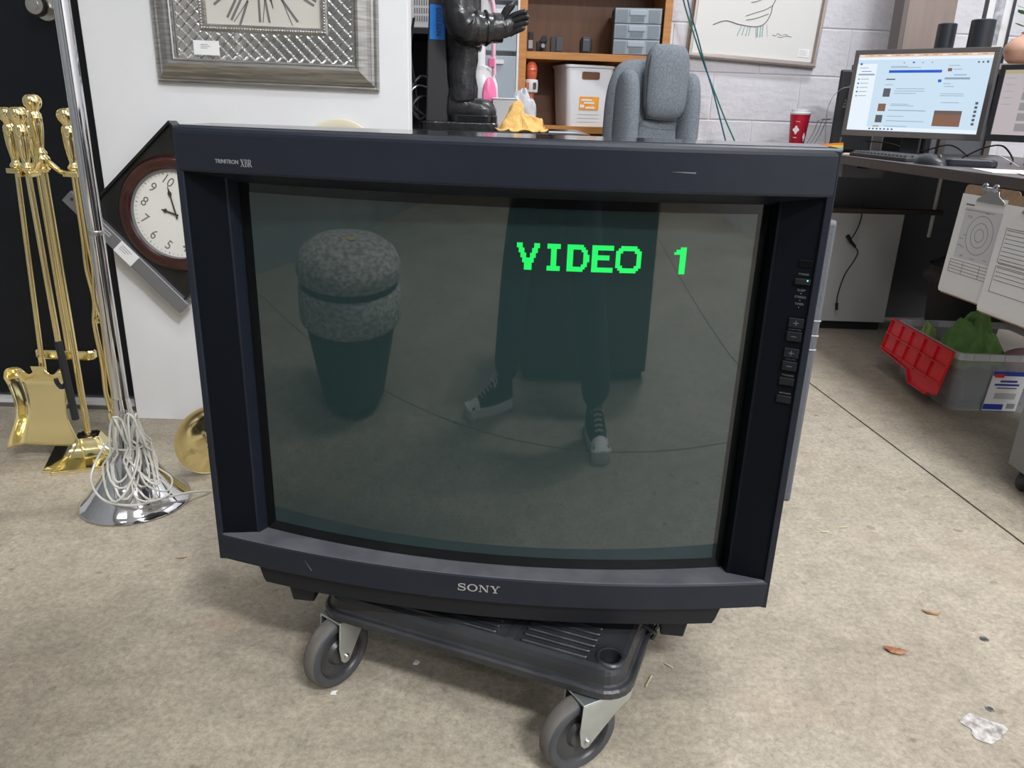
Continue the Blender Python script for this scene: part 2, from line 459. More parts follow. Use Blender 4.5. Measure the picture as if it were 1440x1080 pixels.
# ------------------------------------------------------------------ setting
X0, X1, Y0, Y1 = -3.2, 3.4, -7.0, 4.6
floor = struct(MB().box((X0, Y0, -0.20), (X1, Y1, -0.006)).build('floor', 'joint_dark'), 'mottled beige concrete floor cut by straight saw joints')
def cut_slabs():
    # two saw cuts: one runs away from the camera on the right, one crosses behind it
    ja, jb = Vector((1.082, 2.5876, 0)), Vector((1.1822, 1.5456, 0))
    d1 = (jb-ja).normalized(); n1 = Vector((-d1.y, d1.x, 0))
    qa, qb = Vector((-0.87, -0.155, 0)), Vector((0.99, 0.075, 0))
    d2 = (qb-qa).normalized(); n2 = Vector((-d2.y, d2.x, 0))
    for s1 in (1, -1):
        for s2 in (1, -1):
            bm = bmesh.new()
            vs = [bm.verts.new(p) for p in ((X0, Y0, 0), (X1, Y0, 0), (X1, Y1, 0), (X0, Y1, 0))]
            bm.faces.new(vs)
            for n, o, s in ((n1, ja, s1), (n2, qa, s2)):
                bmesh.ops.bisect_plane(bm, geom=bm.verts[:]+bm.edges[:]+bm.faces[:], plane_co=o + n*s*0.0034, plane_no=n*s, clear_inner=True)
            r = bmesh.ops.extrude_face_region(bm, geom=bm.faces[:])
            bmesh.ops.translate(bm, vec=(0, 0, -0.006), verts=[v for v in r['geom'] if isinstance(v, bmesh.types.BMVert)])
            bmesh.ops.recalc_face_normals(bm, faces=bm.faces)
            me = bpy.data.meshes.new('slab'); bm.to_mesh(me); bm.free()
            me.materials.append(MATS['concrete'])
            o = bpy.data.objects.new('slab', me); col.objects.link(o); o.parent = floor
cut_slabs()
struct(MB().box((X0, Y0, CEIL), (X1, Y1, CEIL+0.15)).build('ceiling', 'ceiling_white'), 'white ceiling high above the shop')
struct(MB().box((X0-0.15, Y0, 0), (X0, Y1, CEIL)).build('wall_left', 'rear_wall'), 'dark grey side wall outside the frame')  # unseen wall, toned dark to dim reflections on the television's left end
struct(MB().box((X1, Y0, 0), (X1+0.15, Y1, CEIL)).build('wall_right', 'wall_white'), 'white side wall beyond the desk')
struct(MB().box((X0, Y0-0.15, 0), (X1, Y0, CEIL)).build('wall_rear', 'rear_wall'), 'dark rear wall behind the camera')
# white partition with a black door in it
DX0, DX1 = -2.05, -1.112
pm = MB()
pm.box((DX1, 2.11, 0), (-0.289, 2.17, CEIL)); pm.box((X0, 2.11, 0), (DX0, 2.17, CEIL)); pm.box((DX0, 2.11, 2.1), (DX1, 2.17, CEIL))
struct(pm.build('wall_partition', 'wall_white', bevel=0.002), 'white painted partition behind the television')
# block wall: courses of painted concrete blocks
BW = thing('wall_back', 'white painted concrete block wall', 'wall', (1.25, 4.03, 0), R(5.5))
del BW['category']; BW['kind'] = 'structure'
MB().box((-4.3, 0.006, 0), (2.15, 0.16, CEIL)).build('mortar_bed', 'mortar', BW)
blk = None
BH, BL, J = 0.2135, 0.438, 0.006
for row in range(22):
    z0 = 0.8828 - 4*BH + row*BH
    odd = (row - 4) % 2
    for c in range(-3, 5):
        u0 = -0.1085 + c*BL + (0.5*BL if odd == 0 else 0) - (BL if odd == 0 else 0)
        if blk is None:
            blk = MB().box((J/2, 0.0025, J/2), (BL-J/2, 0.010, BH-J/2)).build('block', 'wall_block', BW, bevel=0.003)
            o = blk
        else:
            o = blk.copy(); col.objects.link(o)
        o.location = (u0, 0, z0)
# door
dr = struct(thing('door_1', 'black steel door with a satin knob', 'door', (DX1-0.46, 2.2, 0)))
del dr['category']
MB().box((-0.478, 0, 0.035), (0.455, 0.045, 2.09)).build('door_leaf', 'door_black', dr, bevel=0.002)
MB().box((-0.478, -0.02, 0.0), (0.458, 0.06, 0.022)).build('threshold', 'offwhite_plastic', dr)
MB().box((-0.478, -0.03, 0.0), (0.458, -0.02, 0.010)).build('threshold_shadow', 'joint_dark', dr)  # dark strip standing in for the shadow gap along the threshold
kb = MB()
kb.lathe([(0.0, 0.066), (0.012, 0.066), (0.012, 0.063), (0.022, 0.062), (0.027, 0.052), (0.026, 0.040), (0.014, 0.028), (0.012, 0.012), (0.032, 0.010), (0.034, 0.0)], 28,
         Matrix.Translation((-1.238-(DX1-0.46), 0.0, 1.113)) @ Matrix.Rotation(R(90), 4, 'X'))
kb.build('door_knob', 'satin_steel', dr)
struct(MB().box((DX1-0.022, 2.15, 0), (DX1-0.004, 2.2, 2.1)).box((DX0, 2.15, 2.085), (DX1, 2.2, 2.1)).build('trim_1', 'black_matte'), 'black door jamb')
# ceiling light fixtures
for i, (lx, ly, pw) in enumerate(FIXTURES):
    t = thing('ceiling_light', 'long white ceiling light fixture out of view, ' + ['above the photographer', 'high on the right behind the camera', 'above the desk', 'high on the left behind the camera', 'far behind on the left', 'far behind on the right'][i], 'light', (lx, ly, 4.55), 0, 'ceiling light fixtures')
    MB().box((-0.62, -0.17, 0.012), (0.62, 0.17, 0.07)).build('housing', 'fixture_white', t, bevel=0.006)
    for sx in (-0.5, 0.5): MB().cyl((sx, 0, 0.07), (sx, 0, 0.35), 0.004, 6).build('suspension_rod', 'satin_steel', t)
    ld = bpy.data.lights.new('light_panel', 'AREA'); ld.shape = 'RECTANGLE'; ld.size = 1.2; ld.size_y = 0.3; ld.energy = pw; ld.color = (0.945, 0.965, 1.0)
    lo = bpy.data.objects.new('light_panel', ld); col.objects.link(lo); lo.parent = t; lo.location = (0, 0, 0.008)
# ------------------------------------------------------------------ serif lettering (drawn, no font file)
def quad(x0, y0, x1, y1, w0, w1=None):
    """horizontal-cut stroke from (x0,y0) to (x1,y1) with widths measured along x"""
    w1 = w0 if w1 is None else w1
    return [(x0-w0/2, y0), (x0+w0/2, y0), (x1+w1/2, y1), (x1-w1/2, y1)]
def rect(x0, y0, x1, y1): return [(x0, y0), (x1, y0), (x1, y1), (x0, y1)]
def ribbon(pts, ws):
    P = spline([(x, y, 0) for x, y in pts], 5)
    n = len(P); out = []
    L = []; Rr = []
    for i, p in enumerate(P):
        t = (P[min(i+1, n-1)] - P[max(i-1, 0)]).normalized()
        k = i/(n-1)*(len(ws)-1); a = int(min(k, len(ws)-2)); w = ws[a] + (ws[a+1]-ws[a])*(k-a)
        nn = Vector((-t.y, t.x, 0))*w/2
        L.append(p+nn); Rr.append(p-nn)
    return [[(L[i].x, L[i].y), (Rr[i].x, Rr[i].y), (Rr[i+1].x, Rr[i+1].y), (L[i+1].x, L[i+1].y)] for i in range(n-1)]
def ring(cx, cy, rx, ry, wx, wy, a0=0, a1=360, n=24):
    out = []
    for i in range(n):
        a, b = R(a0+(a1-a0)*i/n), R(a0+(a1-a0)*(i+1)/n)
        out.append([(cx+(rx-wx)*math.cos(a), cy+(ry-wy)*math.sin(a)), (cx+rx*math.cos(a), cy+ry*math.sin(a)),
                    (cx+rx*math.cos(b), cy+ry*math.sin(b)), (cx+(rx-wx)*math.cos(b), cy+(ry-wy)*math.sin(b))])
    return out
SERIF = {
 'S': (1.05, ribbon([(.90,.72),(.80,.91),(.52,.955),(.24,.90),(.13,.745),(.26,.60),(.55,.51),(.84,.41),(.93,.25),(.80,.09),(.52,.045),(.20,.10),(.08,.29)], [.08,.10,.17,.17,.10,.08]) + [rect(.87,.64,.94,.99), rect(.04,.01,.11,.36)]),
 'O': (1.35, ring(.675, .5, .64, .50, .20, .085)),
 'N': (1.30, [rect(.17,.03,.25,.97), rect(1.03,.03,1.11,.97), quad(.27,.97,1.05,.03,.22), rect(.04,.90,.36,.99), rect(.04,.01,.38,.09), rect(.90,.91,1.25,.99)]),
 'Y': (1.25, [quad(.25,.97,.62,.45,.20), quad(1.02,.97,.64,.45,.09), rect(.53,.03,.73,.47), rect(.03,.90,.48,.99), rect(.82,.90,1.20,.99), rect(.36,.01,.90,.09)]),
 'X': (1.0, [quad(.20,.97,.80,.03,.15), quad(.82,.97,.18,.03,.06), rect(.02,.95,.40,.99), rect(.62,.95,1.0,.99), rect(.0,.01,.36,.05), rect(.60,.01,.99,.05)]),
 'B': (.78, [rect(.12,.01,.24,.99), rect(.02,.95,.45,.99), rect(.02,.01,.45,.05), rect(.2,.49,.45,.53)] + ring(.42,.74,.26,.25,.11,.04,-90,90,10) + ring(.42,.27,.31,.26,.12,.04,-90,90,10)),
 'R': (.90, [rect(.12,.01,.24,.99), rect(.02,.95,.45,.99), rect(.02,.01,.36,.05), rect(.2,.47,.45,.51), quad(.42,.48,.80,.03,.14), rect(.72,.01,.92,.05)] + ring(.42,.73,.28,.26,.12,.04,-90,90,10)),
}
def serif(name, body, h, m, parent, Mx, gap=0.16, sx=1.0):
    tot = sum(SERIF[c][0] for c in body) + gap*(len(body)-1)
    x = -tot/2; mb = MB()
    for c in body:
        w, polys = SERIF[c]
        for p in polys: mb.prism([((x+px)*h*sx, (py-0.5)*h) for px, py in p], 0, 0.0005, Mx)
        x += w + gap
    return mb.build(name, m, parent)

# ------------------------------------------------------------------ television
TV = thing('crt_television', 'big black tube television glowing VIDEO 1 in green, sitting on a wheeled dolly', 'television', (-0.033, 0.995, 0.225), R(-5.775))
BOW = 0.052
HW = 0.417
def yb(x): return -BOW*(1-(x/HW)**2)
RG = 1.3
def yg(x): return 0.04 - 0.35**2/(2*RG) + x*x/(2*RG)
NX = 40
XS = [-HW + 2*HW*i/NX for i in range(NX+1)]
def bar(sec, xs):
    return MB().loft([[(x, y, z) for y, z in sec(x)] for x in xs])
# top bar with a rolled front edge
def sec_top(x):
    f = yb(x)
    return [(f+0.001, 0.587), (f, 0.590), (f, 0.634), (f+0.0008, 0.6375), (f+0.003, 0.6410), (f+0.007, 0.6430), (0.108, 0.6445), (0.115, 0.640), (0.115, 0.60), (0.06, 0.572), (max(f+0.004, min(yg(x), 0.05)), 0.571)]
tb = bar(sec_top, XS).build('top_bar', 'tv_plastic', TV, smooth=False)
def sec_deck(x):
    f = yb(x)
    return [(f+0.008, 0.6430), (f+0.009, 0.6440), (0.107, 0.6446), (0.108, 0.6436)]
bar(sec_deck, [-HW+0.004 + (2*HW-0.008)*i/NX for i in range(NX+1)]).build('top_deck', 'tv_top', TV)
# bottom bar and the sloping sill in front of the glass
def sec_bot(x):
    f = yb(x)
    return [(f+0.001, 0.002), (f+0.004, 0.0), (0.115, 0.0), (0.115, 0.03), (f+0.012, 0.036), (f+0.0015, 0.0435), (f, 0.041)]
bar(sec_bot, XS).build('bottom_bar', 'tv_plastic', TV)
def sec_sill(x):
    f = yb(x); g = max(f+0.004, min(yg(x), 0.045))
    return [(f+0.0018, 0.0432), (g+0.012, 0.0345), (g+0.012, 0.036), (g, 0.0372), (f+0.0022, 0.0448)]
bar(sec_sill, [-0.412+0.824*i/NX for i in range(NX+1)]).build('sill', 'tv_sill', TV)
for s in (-1, 1):
    # outer rim, recessed side panel and the reveal beside the glass
    MB().loft([[(s*0.4080, 0.0, z), (s*HW, -0.001, z), (s*HW, 0.115, z), (s*0.4080, 0.115, z)] for z in (0.0, 0.30, 0.6405)]).build('side_rim', 'tv_plastic', TV, bevel=0.0012)
    MB().loft([[(s*0.4082, 0.004, z), (s*0.362, 0.020, z), (s*0.362, 0.10, z), (s*0.4082, 0.10, z)] for z in (0.034, 0.59)]).build('speaker_panel', 'tv_panel', TV)
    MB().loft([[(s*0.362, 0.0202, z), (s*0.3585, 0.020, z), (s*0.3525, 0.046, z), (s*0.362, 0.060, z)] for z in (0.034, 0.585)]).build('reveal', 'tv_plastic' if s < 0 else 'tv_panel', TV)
def screen_face(name, x0, x1, z0, z1, off, m, parent, n=64):
    """curved face of the tube, a real slab 4 mm thick"""
    mb = MB()
    mb.loft([[(x, yg(x)-off, z0), (x, yg(x)-off, z1), (x, yg(x)-off+0.004, z1), (x, yg(x)-off+0.004, z0)] for x in [x0+(x1-x0)*i/n for i in range(n+1)]], smooth=True)
    return mb.build(name, m, parent)
face = screen_face('screen', -0.3525, 0.3525, 0.033, 0.572, 0.0, 'tv_glass_edge', TV)
view = screen_face('viewing_area', -0.337, 0.337, 0.0545, 0.559, 0.0006, 'tv_glass', face)
MB().box((-0.36, 0.058, 0.0), (0.36, 0.075, 0.60)).build('mask', 'tv_black', TV)
# on-screen lettering in blocky characters
FONT = {
 'V': ['110000000011','110000000011','011000000110','011000000110','001100001100','001100001100','000110011000','000110011000','000011110000','000011110000','000001100000'],
 'I': ['1111111','1111111','0011100','0011100','0011100','0011100','0011100','0011100','0011100','1111111','1111111'],
 'D': ['11111111000','11111111100','11100001110','11100000110','11100000111','11100000111','11100000111','11100000110','11100001110','11111111100','11111111000'],
 'E': ['11111111111','11111111111','11100000000','11100000000','11111111100','11111111100','11100000000','11100000000','11100000000','11111111111','11111111111'],
 'O': ['00111111100','01111111110','11100000111','11000000011','11000000011','11000000011','11000000011','11000000011','11100000111','01111111110','00111111100'],
 '1': ['000111','011111','111111','000111','000111','000111','000111','000111','000111','000111','000111'],
}
FONT['V'] = ['111000000111','111000000111','011100001110','011100001110','001110011100','001110011100','000111111000','000111111000','000011110000','000011110000','000011110000']
# left edge and right edge of each letter along the screen, in metres from its middle
SPANS = [('V', 0.0345, 0.0640), ('I', 0.0735, 0.0905), ('D', 0.0990, 0.1275), ('E', 0.1305, 0.1580), ('O', 0.1610, 0.1935), ('1', 0.2350, 0.2505)]
zt, zb = 0.5158, 0.4812
for ch, xa, xb in SPANS:
    osd = MB()
    g = FONT[ch]; ph = (zt-zb)/len(g); pw = (xb-xa)/len(g[0])
    for r_, line in enumerate(g):
        c = 0
        while c < len(line):
            if line[c] == '1':
                e = c
                while e < len(line) and line[e] == '1': e += 1
                x0, x1 = xa+c*pw, xa+e*pw
                z1 = zt-r_*ph; z0 = z1-ph
                osd.add([(x0, yg(x0)-0.0010, z0), (x1, yg(x1)-0.0010, z0), (x1, yg(x1)-0.0010, z1), (x0, yg(x0)-0.0010, z1),
                         (x0, yg(x0)-0.0005, z0), (x1, yg(x1)-0.0005, z0), (x1, yg(x1)-0.0005, z1), (x0, yg(x0)-0.0005, z1)],
                        [(0,1,2,3), (7,6,5,4), (0,4,5,1), (1,5,6,2), (2,6,7,3), (3,7,4,0)])
                c = e
            else: c += 1
    osd.build('screen_letter', 'osd_green', face)['label'] = 'glowing green character ' + ch

# badges
def face_frame(x, z, off=0.0): 
    s = 2*BOW*x/HW**2
    return frame((x, yb(x)-off, z), (1, s, 0), (0, 0, 1))
serif('maker_badge', 'SONY', 0.0118, 'silver_print', TV, face_frame(0.0, 0.0245), gap=0.10)['label'] = 'silver SONY badge'
text_mesh('series_lettering', 'TRINITRON', 0.0072, 'silver_print', TV, face_frame(-0.3385, 0.6015, 0.0002), sx=0.92, depth=0.0002)['label'] = 'small silver TRINITRON print'
serif('series_badge', 'XBR', 0.0092, 'silver_print', TV, face_frame(-0.3105, 0.6010), gap=0.04, sx=0.66)['label'] = 'small silver XBR print'
# controls on the right-hand panel
PA, PB = Vector((0.4082, 0.004, 0)), Vector((0.362, 0.020, 0))
pdir = (PA-PB).normalized()
pn = Vector((pdir.y, -pdir.x, 0))
def pf(x, z, off=0.0):
    k = (x-PB.x)/(PA.x-PB.x)
    p = PB + (PA-PB)*k
    return frame((p.x+pn.x*off, p.y+pn.y*off, z), (pdir.x, pdir.y, 0), (0, 0, 1))
def pbox(name, x, z, w, h, d, m, parent=TV, bevel=0.0008):
    return MB().box((-w/2, -h/2, -0.002), (w/2, h/2, d), pf(x, z)).build(name, m, parent, bevel=bevel)
XC = 0.3975
win = pbox('sensor_window', XC+0.0005, 0.5040, 0.0175, 0.0095, 0.0012, 'tv_black')
pw_ = pbox('power_button', XC, 0.4815, 0.019, 0.0075, 0.0035, 'tv_lip')
MB().cyl((0, 0, 0.003), (0, 0, 0.0040), 0.0011, 12).build('power_light', 'led', pw_).matrix_basis = pf(XC+0.0055, 0.4835)
def plab(body, z, size=0.0040, x=XC): 
    text_mesh('control_lettering', body, size, 'grey_print', TV, pf(x, z, 0.0003), depth=0.0001)
plab('POWER', 0.4905, 0.0036); 
for b_, z_ in (('SLEEP', 0.4700), ('STEREO', 0.4612), ('TIMER', 0.4522)):
    plab(b_, z_)
    MB().box((-0.0006, -0.0006, 0), (0.0006, 0.0006, 0.0006), pf(XC, z_-0.0042)).build('indicator', 'grey_print', TV)
for nm, z_ in (('CHANNEL', 0.4185), ('VOLUME', 0.3782)):
    for sg, dz in (('+', 0.0090), ('-', -0.0090)):
        b_ = pbox('rocker_button', XC, z_+dz, 0.0185, 0.0125, 0.003, 'tv_lip')
        mk = MB().box((-0.0033, -0.0004, 0.003), (0.0033, 0.0004, 0.0034), pf(XC, z_+dz))
        if sg == '+': mk.box((-0.0004, -0.0033, 0.003), (0.0004, 0.0033, 0.0034), pf(XC, z_+dz))
        mk.build('button_mark', 'grey_print', b_)
    plab(nm, z_, 0.0034)
for nm, z_ in (('TV/VIDEO', 0.3498), ('ANT/AUX', 0.3248)):
    pbox('push_button', XC-0.0005, z_-0.002, 0.0185, 0.010, 0.003, 'tv_lip')
    plab(nm, z_+0.006, 0.0034)
# rear cabinet, side pods, lip, feet
rc = MB()
rc.loft([[(sx*w, y, z) for sx, z in ((-1, z0), (1, z0), (1, z1), (-1, z1))] for y, w, z0, z1 in ((0.11, 0.405, 0.0, 0.60), (0.26, 0.395, 0.0, 0.575), (0.42, 0.31, 0.0, 0.50), (0.52, 0.20, 0.04, 0.40))])
rc.build('rear_cabinet', 'tv_rear', TV, bevel=0.01)
for s in (-1, 1):
    pod = MB().loft([[(s*0.40, y, z0), (s*w, y, z0), (s*w, y, z1), (s*0.40, y, z1)] for y, w, z0, z1 in ((0.116, 0.459, 0.118, 0.5425), (0.13, 0.4625, 0.110, 0.545), (0.34, 0.455, 0.10, 0.53), (0.40, 0.41, 0.12, 0.50))]).build('side_pod', 'tv_rear', TV, bevel=0.003)
    for zz in (0.405, 0.383, 0.362):
        MB().box((s*0.440, 0.1150, zz-0.0007), (s*0.4600, 0.1165, zz+0.0007)).build('pod_rib', 'offwhite_plastic', pod)
# lip under the bottom bar (narrower, bowed like the bar)
def lip_ring(z, hw, back):
    pts = [(-hw+2*hw*i/20, yb(-hw+2*hw*i/20)+0.010, z) for i in range(21)]
    return pts + [(hw, back, z), (-hw, back, z)]
MB().loft([lip_ring(-0.030, 0.341, 0.09), lip_ring(-0.024, 0.345, 0.10), lip_ring(0.002, 0.353, 0.11)]).build('lower_lip', 'tv_lip', TV)
MB().loft([rrect(0.54, 0.42, 0.03, 3) and [(x, y+0.25, z) for x, y in rrect(0.54*k, 0.42*k, 0.03, 3)] for z, k in ((-0.055, 0.96), (-0.045, 1.0), (0.002, 1.0))]).build('base_pan', 'tv_black', TV)
for s in (-1, 1):
    MB().loft([[(s*0.288+dx*w, 0.018+dy*d, z) for dx, dy in ((-1,-1),(1,-1),(1,1),(-1,1))] for z, w, d in ((-0.068, 0.0175, 0.014), (-0.054, 0.0190, 0.016), (-0.032, 0.0225, 0.018), (0.0, 0.0225, 0.018))]).build('foot', 'tv_lip', TV, bevel=0.003)
# wear: thin scuffs on the bars
for (x, z, L_, a) in ((-0.262, 0.0235, 0.021, -58), (0.231, 0.6115, 0.030, -2)):
    Mx = face_frame(x, z, 0.0002) @ Matrix.Rotation(R(a), 4, 'Z')
    MB().prism([(-L_/2, -0.0003), (L_/2, -0.0008), (L_/2, 0.0010), (0, 0.0006)], 0, 0.0001, Mx).build('scuff', 'grey_print', TV)

# ------------------------------------------------------------------ dolly
DOL = thing('equipment_dolly', 'black plastic dolly with ribbed deck and grey rubber wheels under the television', 'dolly', (0.045, 1.229, 0), R(-21.1))
DW, DD = 0.51, 0.62
WELLS = [(sx*(DW/2-0.037), sy*(DD/2-0.043)) for sx in (-1, 1) for sy in (-1, 1)]
def deck():
    bm = bmesh.new()
    prof = [(0.018, 0.1275), (0.003, 0.1275), (0.0, 0.1305), (0.0, 0.1400), (0.003, 0.1430), (0.008, 0.1440), (0.010, 0.147), (0.012, 0.160), (0.016, 0.1670), (0.023, 0.1700)]
    rings = []
    for ins, z in prof:
        rings.append([bm.verts.new((x, y, z)) for x, y in rrect(DW-2*ins, DD-2*ins, max(0.045-ins, 0.012), 6)])
    n = len(rings[0])
    for a, b in zip(rings[:-1], rings[1:]):
        for i in range(n): bm.faces.new((a[i], a[(i+1) % n], b[(i+1) % n], b[i]))
    loops = [rings[-1]]
    for wx, wy in WELLS:
        lp = [bm.verts.new((wx+0.0155*math.cos(2*PI*i/20), wy+0.0155*math.sin(2*PI*i/20), 0.1700)) for i in range(20)]
        lo = [bm.verts.new((v.co.x, v.co.y, 0.142)) for v in lp]
        for i in range(20):
            bm.faces.new((lp[i], lp[(i+1) % 20], lo[(i+1) % 20], lo[i]))
        bm.faces.new(lo)
        loops.append(lp)
    flat = [v for l in loops for v in l]
    from mathutils.geometry import tessellate_polygon
    for tri in tessellate_polygon([[v.co.copy() for v in l] for l in loops]):
        try: bm.faces.new([flat[i] for i in tri])
        except ValueError: pass
    bot = rings[0]
    bm.faces.new(bot[::-1])
    bmesh.ops.recalc_face_normals(bm, faces=bm.faces)
    me = bpy.data.meshes.new('deck'); bm.to_mesh(me); bm.free()
    me.materials.append(MATS['dolly_plastic'])
    o = bpy.data.objects.new('deck', me); col.objects.link(o); o.parent = DOL
    return o
dk = deck()
for wx, wy in WELLS:
    MB().lathe([(0.0157, 0.168), (0.0157, 0.1725), (0.0175, 0.1735), (0.0205, 0.1725), (0.0225, 0.169)], 24, Matrix.Translation((wx, wy, 0)), cap=False).build('well_collar', 'dolly_plastic', DOL)
    MB().lathe([(0.0095, 0.142), (0.0095, 0.1465), (0.004, 0.149), (0.0, 0.149)], 6, Matrix.Translation((wx, wy, 0)), smooth=False).build('bolt_head', 'bolt', DOL)
rib0 = {}
def rib(u0, u1, v):
    L_ = round(u1-u0, 4)
    if L_ not in rib0:
        o = MB().loft([[(x*k+ (L_/2), y*k2, z) for x, y in rrect(L_, 0.0092, 0.0045, 3)] for z, k, k2 in ((0.1690, 1, 1), (0.1730, 0.995, 0.82), (0.1742, 0.985, 0.45))]).build('rib', 'dolly_plastic', DOL)
        rib0[L_] = o
    else:
        o = rib0[L_].copy(); col.objects.link(o)
    o.location = (DW/2+u0, -DD/2+v, 0)
for k in range(6):
    rib(-0.168, -0.062 if k > 1 else -0.066, 0.028+0.0138*k)
    rib(-0.475, -0.205, 0.028+0.0138*k)
MB().box((DW/2-0.190, -DD/2+0.024, 0.1690), (DW/2-0.178, -DD/2+0.18, 0.1712)).build('cross_rib', 'dolly_plastic', DOL, bevel=0.001)
for k in range(3):
    MB().tube(spline([(DW/2-0.012, -DD/2+0.150+0.026*k, 0.158), (DW/2+0.004, -DD/2+0.150+0.026*k, 0.152), (DW/2+0.007, -DD/2+0.155+0.026*k, 0.146), (DW/2+0.002, -DD/2+0.158+0.026*k, 0.133)], 4), 0.0038, 6).build('side_hook', 'dolly_plastic', DOL)
# casters; the arrow is the direction from swivel to wheel, in the dolly's frame
def caster(mx, my, ang_world, trail=0.040):
    WR = 0.0605; k = WR/0.0525
    a = ang_world - R(-21.1)
    root = Matrix.Translation((mx, my, 0)) @ Matrix.Rotation(a, 4, 'Z')   # +x : trailing direction, y : axle
    fk = MB()
    zt = 0.1265
    for s in (-1, 1):
        y0, y1 = s*0.0215, s*0.0240
        poly = [(trail-0.0095, WR-0.006), (trail-0.004, WR-0.012), (trail+0.004, WR-0.012), (trail+0.0095, WR-0.005), (trail+0.0130, 0.080), (trail+0.010, zt-0.003), (-0.028, zt-0.003), (-0.024, zt-0.02), (-0.006, zt-0.030)]
        vs = [root @ Vector((x, y, z)) for y in (y0, y1) for x, z in poly]
        n = len(poly)
        fk.add(vs, [tuple(range(n)), tuple(range(2*n-1, n-1, -1))] + [(i, n+i, n+(i+1) % n, (i+1) % n) for i in range(n)])
    fk.box((-0.027, -0.024, zt-0.004), (trail+0.010, 0.024, zt), root)
    f = fk.build('caster_fork', 'zinc', DOL, bevel=0.001)
    MB().lathe([(0.0, zt-0.001), (0.026, zt-0.001), (0.028, zt+0.004), (0.022, zt+0.010), (0.0, zt+0.018)], 20, root).build('swivel', 'zinc', f)
    ax = root @ Matrix.Translation((trail, 0, WR)) @ Matrix.Rotation(R(90), 4, 'X')
    MB().lathe([(0.0385*k, -0.0135), (0.046*k, -0.0150), (0.0490*k, -0.0135), (0.0498*k, -0.0122)], 40, ax, cap=False).lathe([(0.0385*k, 0.0135), (0.046*k, 0.0150), (0.0490*k, 0.0135), (0.0498*k, 0.0122)], 40, ax, cap=False).build('tyre', 'tyre', f)
    MB().lathe([(0.0498*k, -0.0122), (0.0520*k, -0.0085), (WR, -0.003), (WR, 0.003), (0.0520*k, 0.0085), (0.0498*k, 0.0122)], 40, ax, cap=False).build('tread', 'tread', f)
    h = MB()
    for s in (-1, 1):
        h.lathe([(0.0390*k, s*0.0135), (0.0370*k, s*0.0120), (0.0355*k, s*0.0070), (0.0200*k, s*0.0060), (0.0160*k, s*0.0120), (0.0, s*0.0120)], 40, ax, cap=False)
    h.build('wheel_hub', 'wheel_hub', f)
    MB().lathe([(0.0, -0.0285), (0.0035, -0.028), (0.0050, -0.0260), (0.0050, 0.0260), (0.0035, 0.028), (0.0, 0.0285)], 14, ax).build('axle_bolt', 'bolt', f)
near = (DW/2-0.037, -DD/2+0.043); left = (-DW/2+0.037, -DD/2+0.043)
caster(near[0], near[1], math.atan2(-0.50, -0.87), 0.048)
caster(left[0], left[1], math.atan2(-0.80, -0.60), 0.030)
caster(near[0], -near[1], R(100)); caster(left[0], -left[1], R(140))
# ------------------------------------------------------------------ left: floor lamp
LP = thing('floor_lamp', 'chrome floor lamp pole on a flared trumpet base, cord bundled round its foot', 'lamp', (-0.882, 1.615, 0))
MB().lathe([(0.120, 0.0), (0.123, 0.004), (0.122, 0.008), (0.113, 0.016), (0.099, 0.030), (0.083, 0.048), (0.068, 0.070), (0.054, 0.096), (0.042, 0.125), (0.033, 0.155), (0.0265, 0.19), (0.0205, 0.225), (0.0172, 0.26), (0.0, 0.26)], 56).build('base', 'chrome', LP)
MB().lathe([(0.0165, 0.25), (0.0155, 0.632), (0.0150, 1.60), (0.0, 1.60)], 32).build('pole', 'chrome', LP)
MB().lathe([(0.0155, 0.626), (0.0162, 0.628), (0.0162, 0.634), (0.0155, 0.636)], 32, cap=False).build('joint_ring', 'satin_steel', LP)
MB().lathe([(0.02, 1.58), (0.06, 1.60), (0.13, 1.66), (0.17, 1.74), (0.168, 1.742), (0.125, 1.665), (0.0, 1.61)], 40).build('lamp_shade', 'silver_bright', LP)
# the cord: a hank of loops tied to the pole, one turn sagging over the base
cord = MB()
rnd = random.Random(3)
for k in range(9):
    a0 = R(-58 + rnd.uniform(-30, 30)); rr = 0.036 + rnd.uniform(0, 0.016)
    zc = 0.150 + rnd.uniform(-0.018, 0.010); hh = 0.075 + rnd.uniform(-0.02, 0.025); ww = 0.020 + rnd.uniform(-0.006, 0.012)
    loop = []
    for i in range(22):
        t = 2*PI*i/22
        dz = hh*math.sin(t)*(1.0 if math.sin(t) > 0 else 1.05); da = ww*math.cos(t)*(0.55 if math.sin(t) > 0.0 else 1.35)
        z = zc + dz
        rb = rr + max(0, 0.14-z)*0.62 + 0.006*math.sin(3*t+k)
        aa = a0 + da/rb
        loop.append((rb*math.cos(aa), rb*math.sin(aa), z))
    cord.tube(loop, 0.0026, 6, closed=True)
wrap = [(0.0365*math.cos(t*0.5)*(1.25 if math.cos(t*0.5+0.9) > 0 else 1), 0.0365*math.sin(t*0.5)*1.1, 0.150+0.002*math.sin(t)) for t in [2*PI*i/24*2 for i in range(25)]]
cord.tube(wrap, 0.0022, 6)
sag = spline([(-0.042, -0.006, 0.155), (-0.062, -0.03, 0.115), (-0.062, -0.062, 0.080), (-0.02, -0.096, 0.052), (0.045, -0.098, 0.042), (0.098, -0.064, 0.044), (0.128, -0.01, 0.030), (0.16, 0.05, 0.006)], 8)
cord.tube(sag, 0.0028, 6)
cord.tube(spline([(0.03, -0.03, 0.12), (0.07, -0.078, 0.085), (0.105, -0.06, 0.06), (0.10, -0.02, 0.075), (0.05, -0.02, 0.11)], 8), 0.0021, 6)
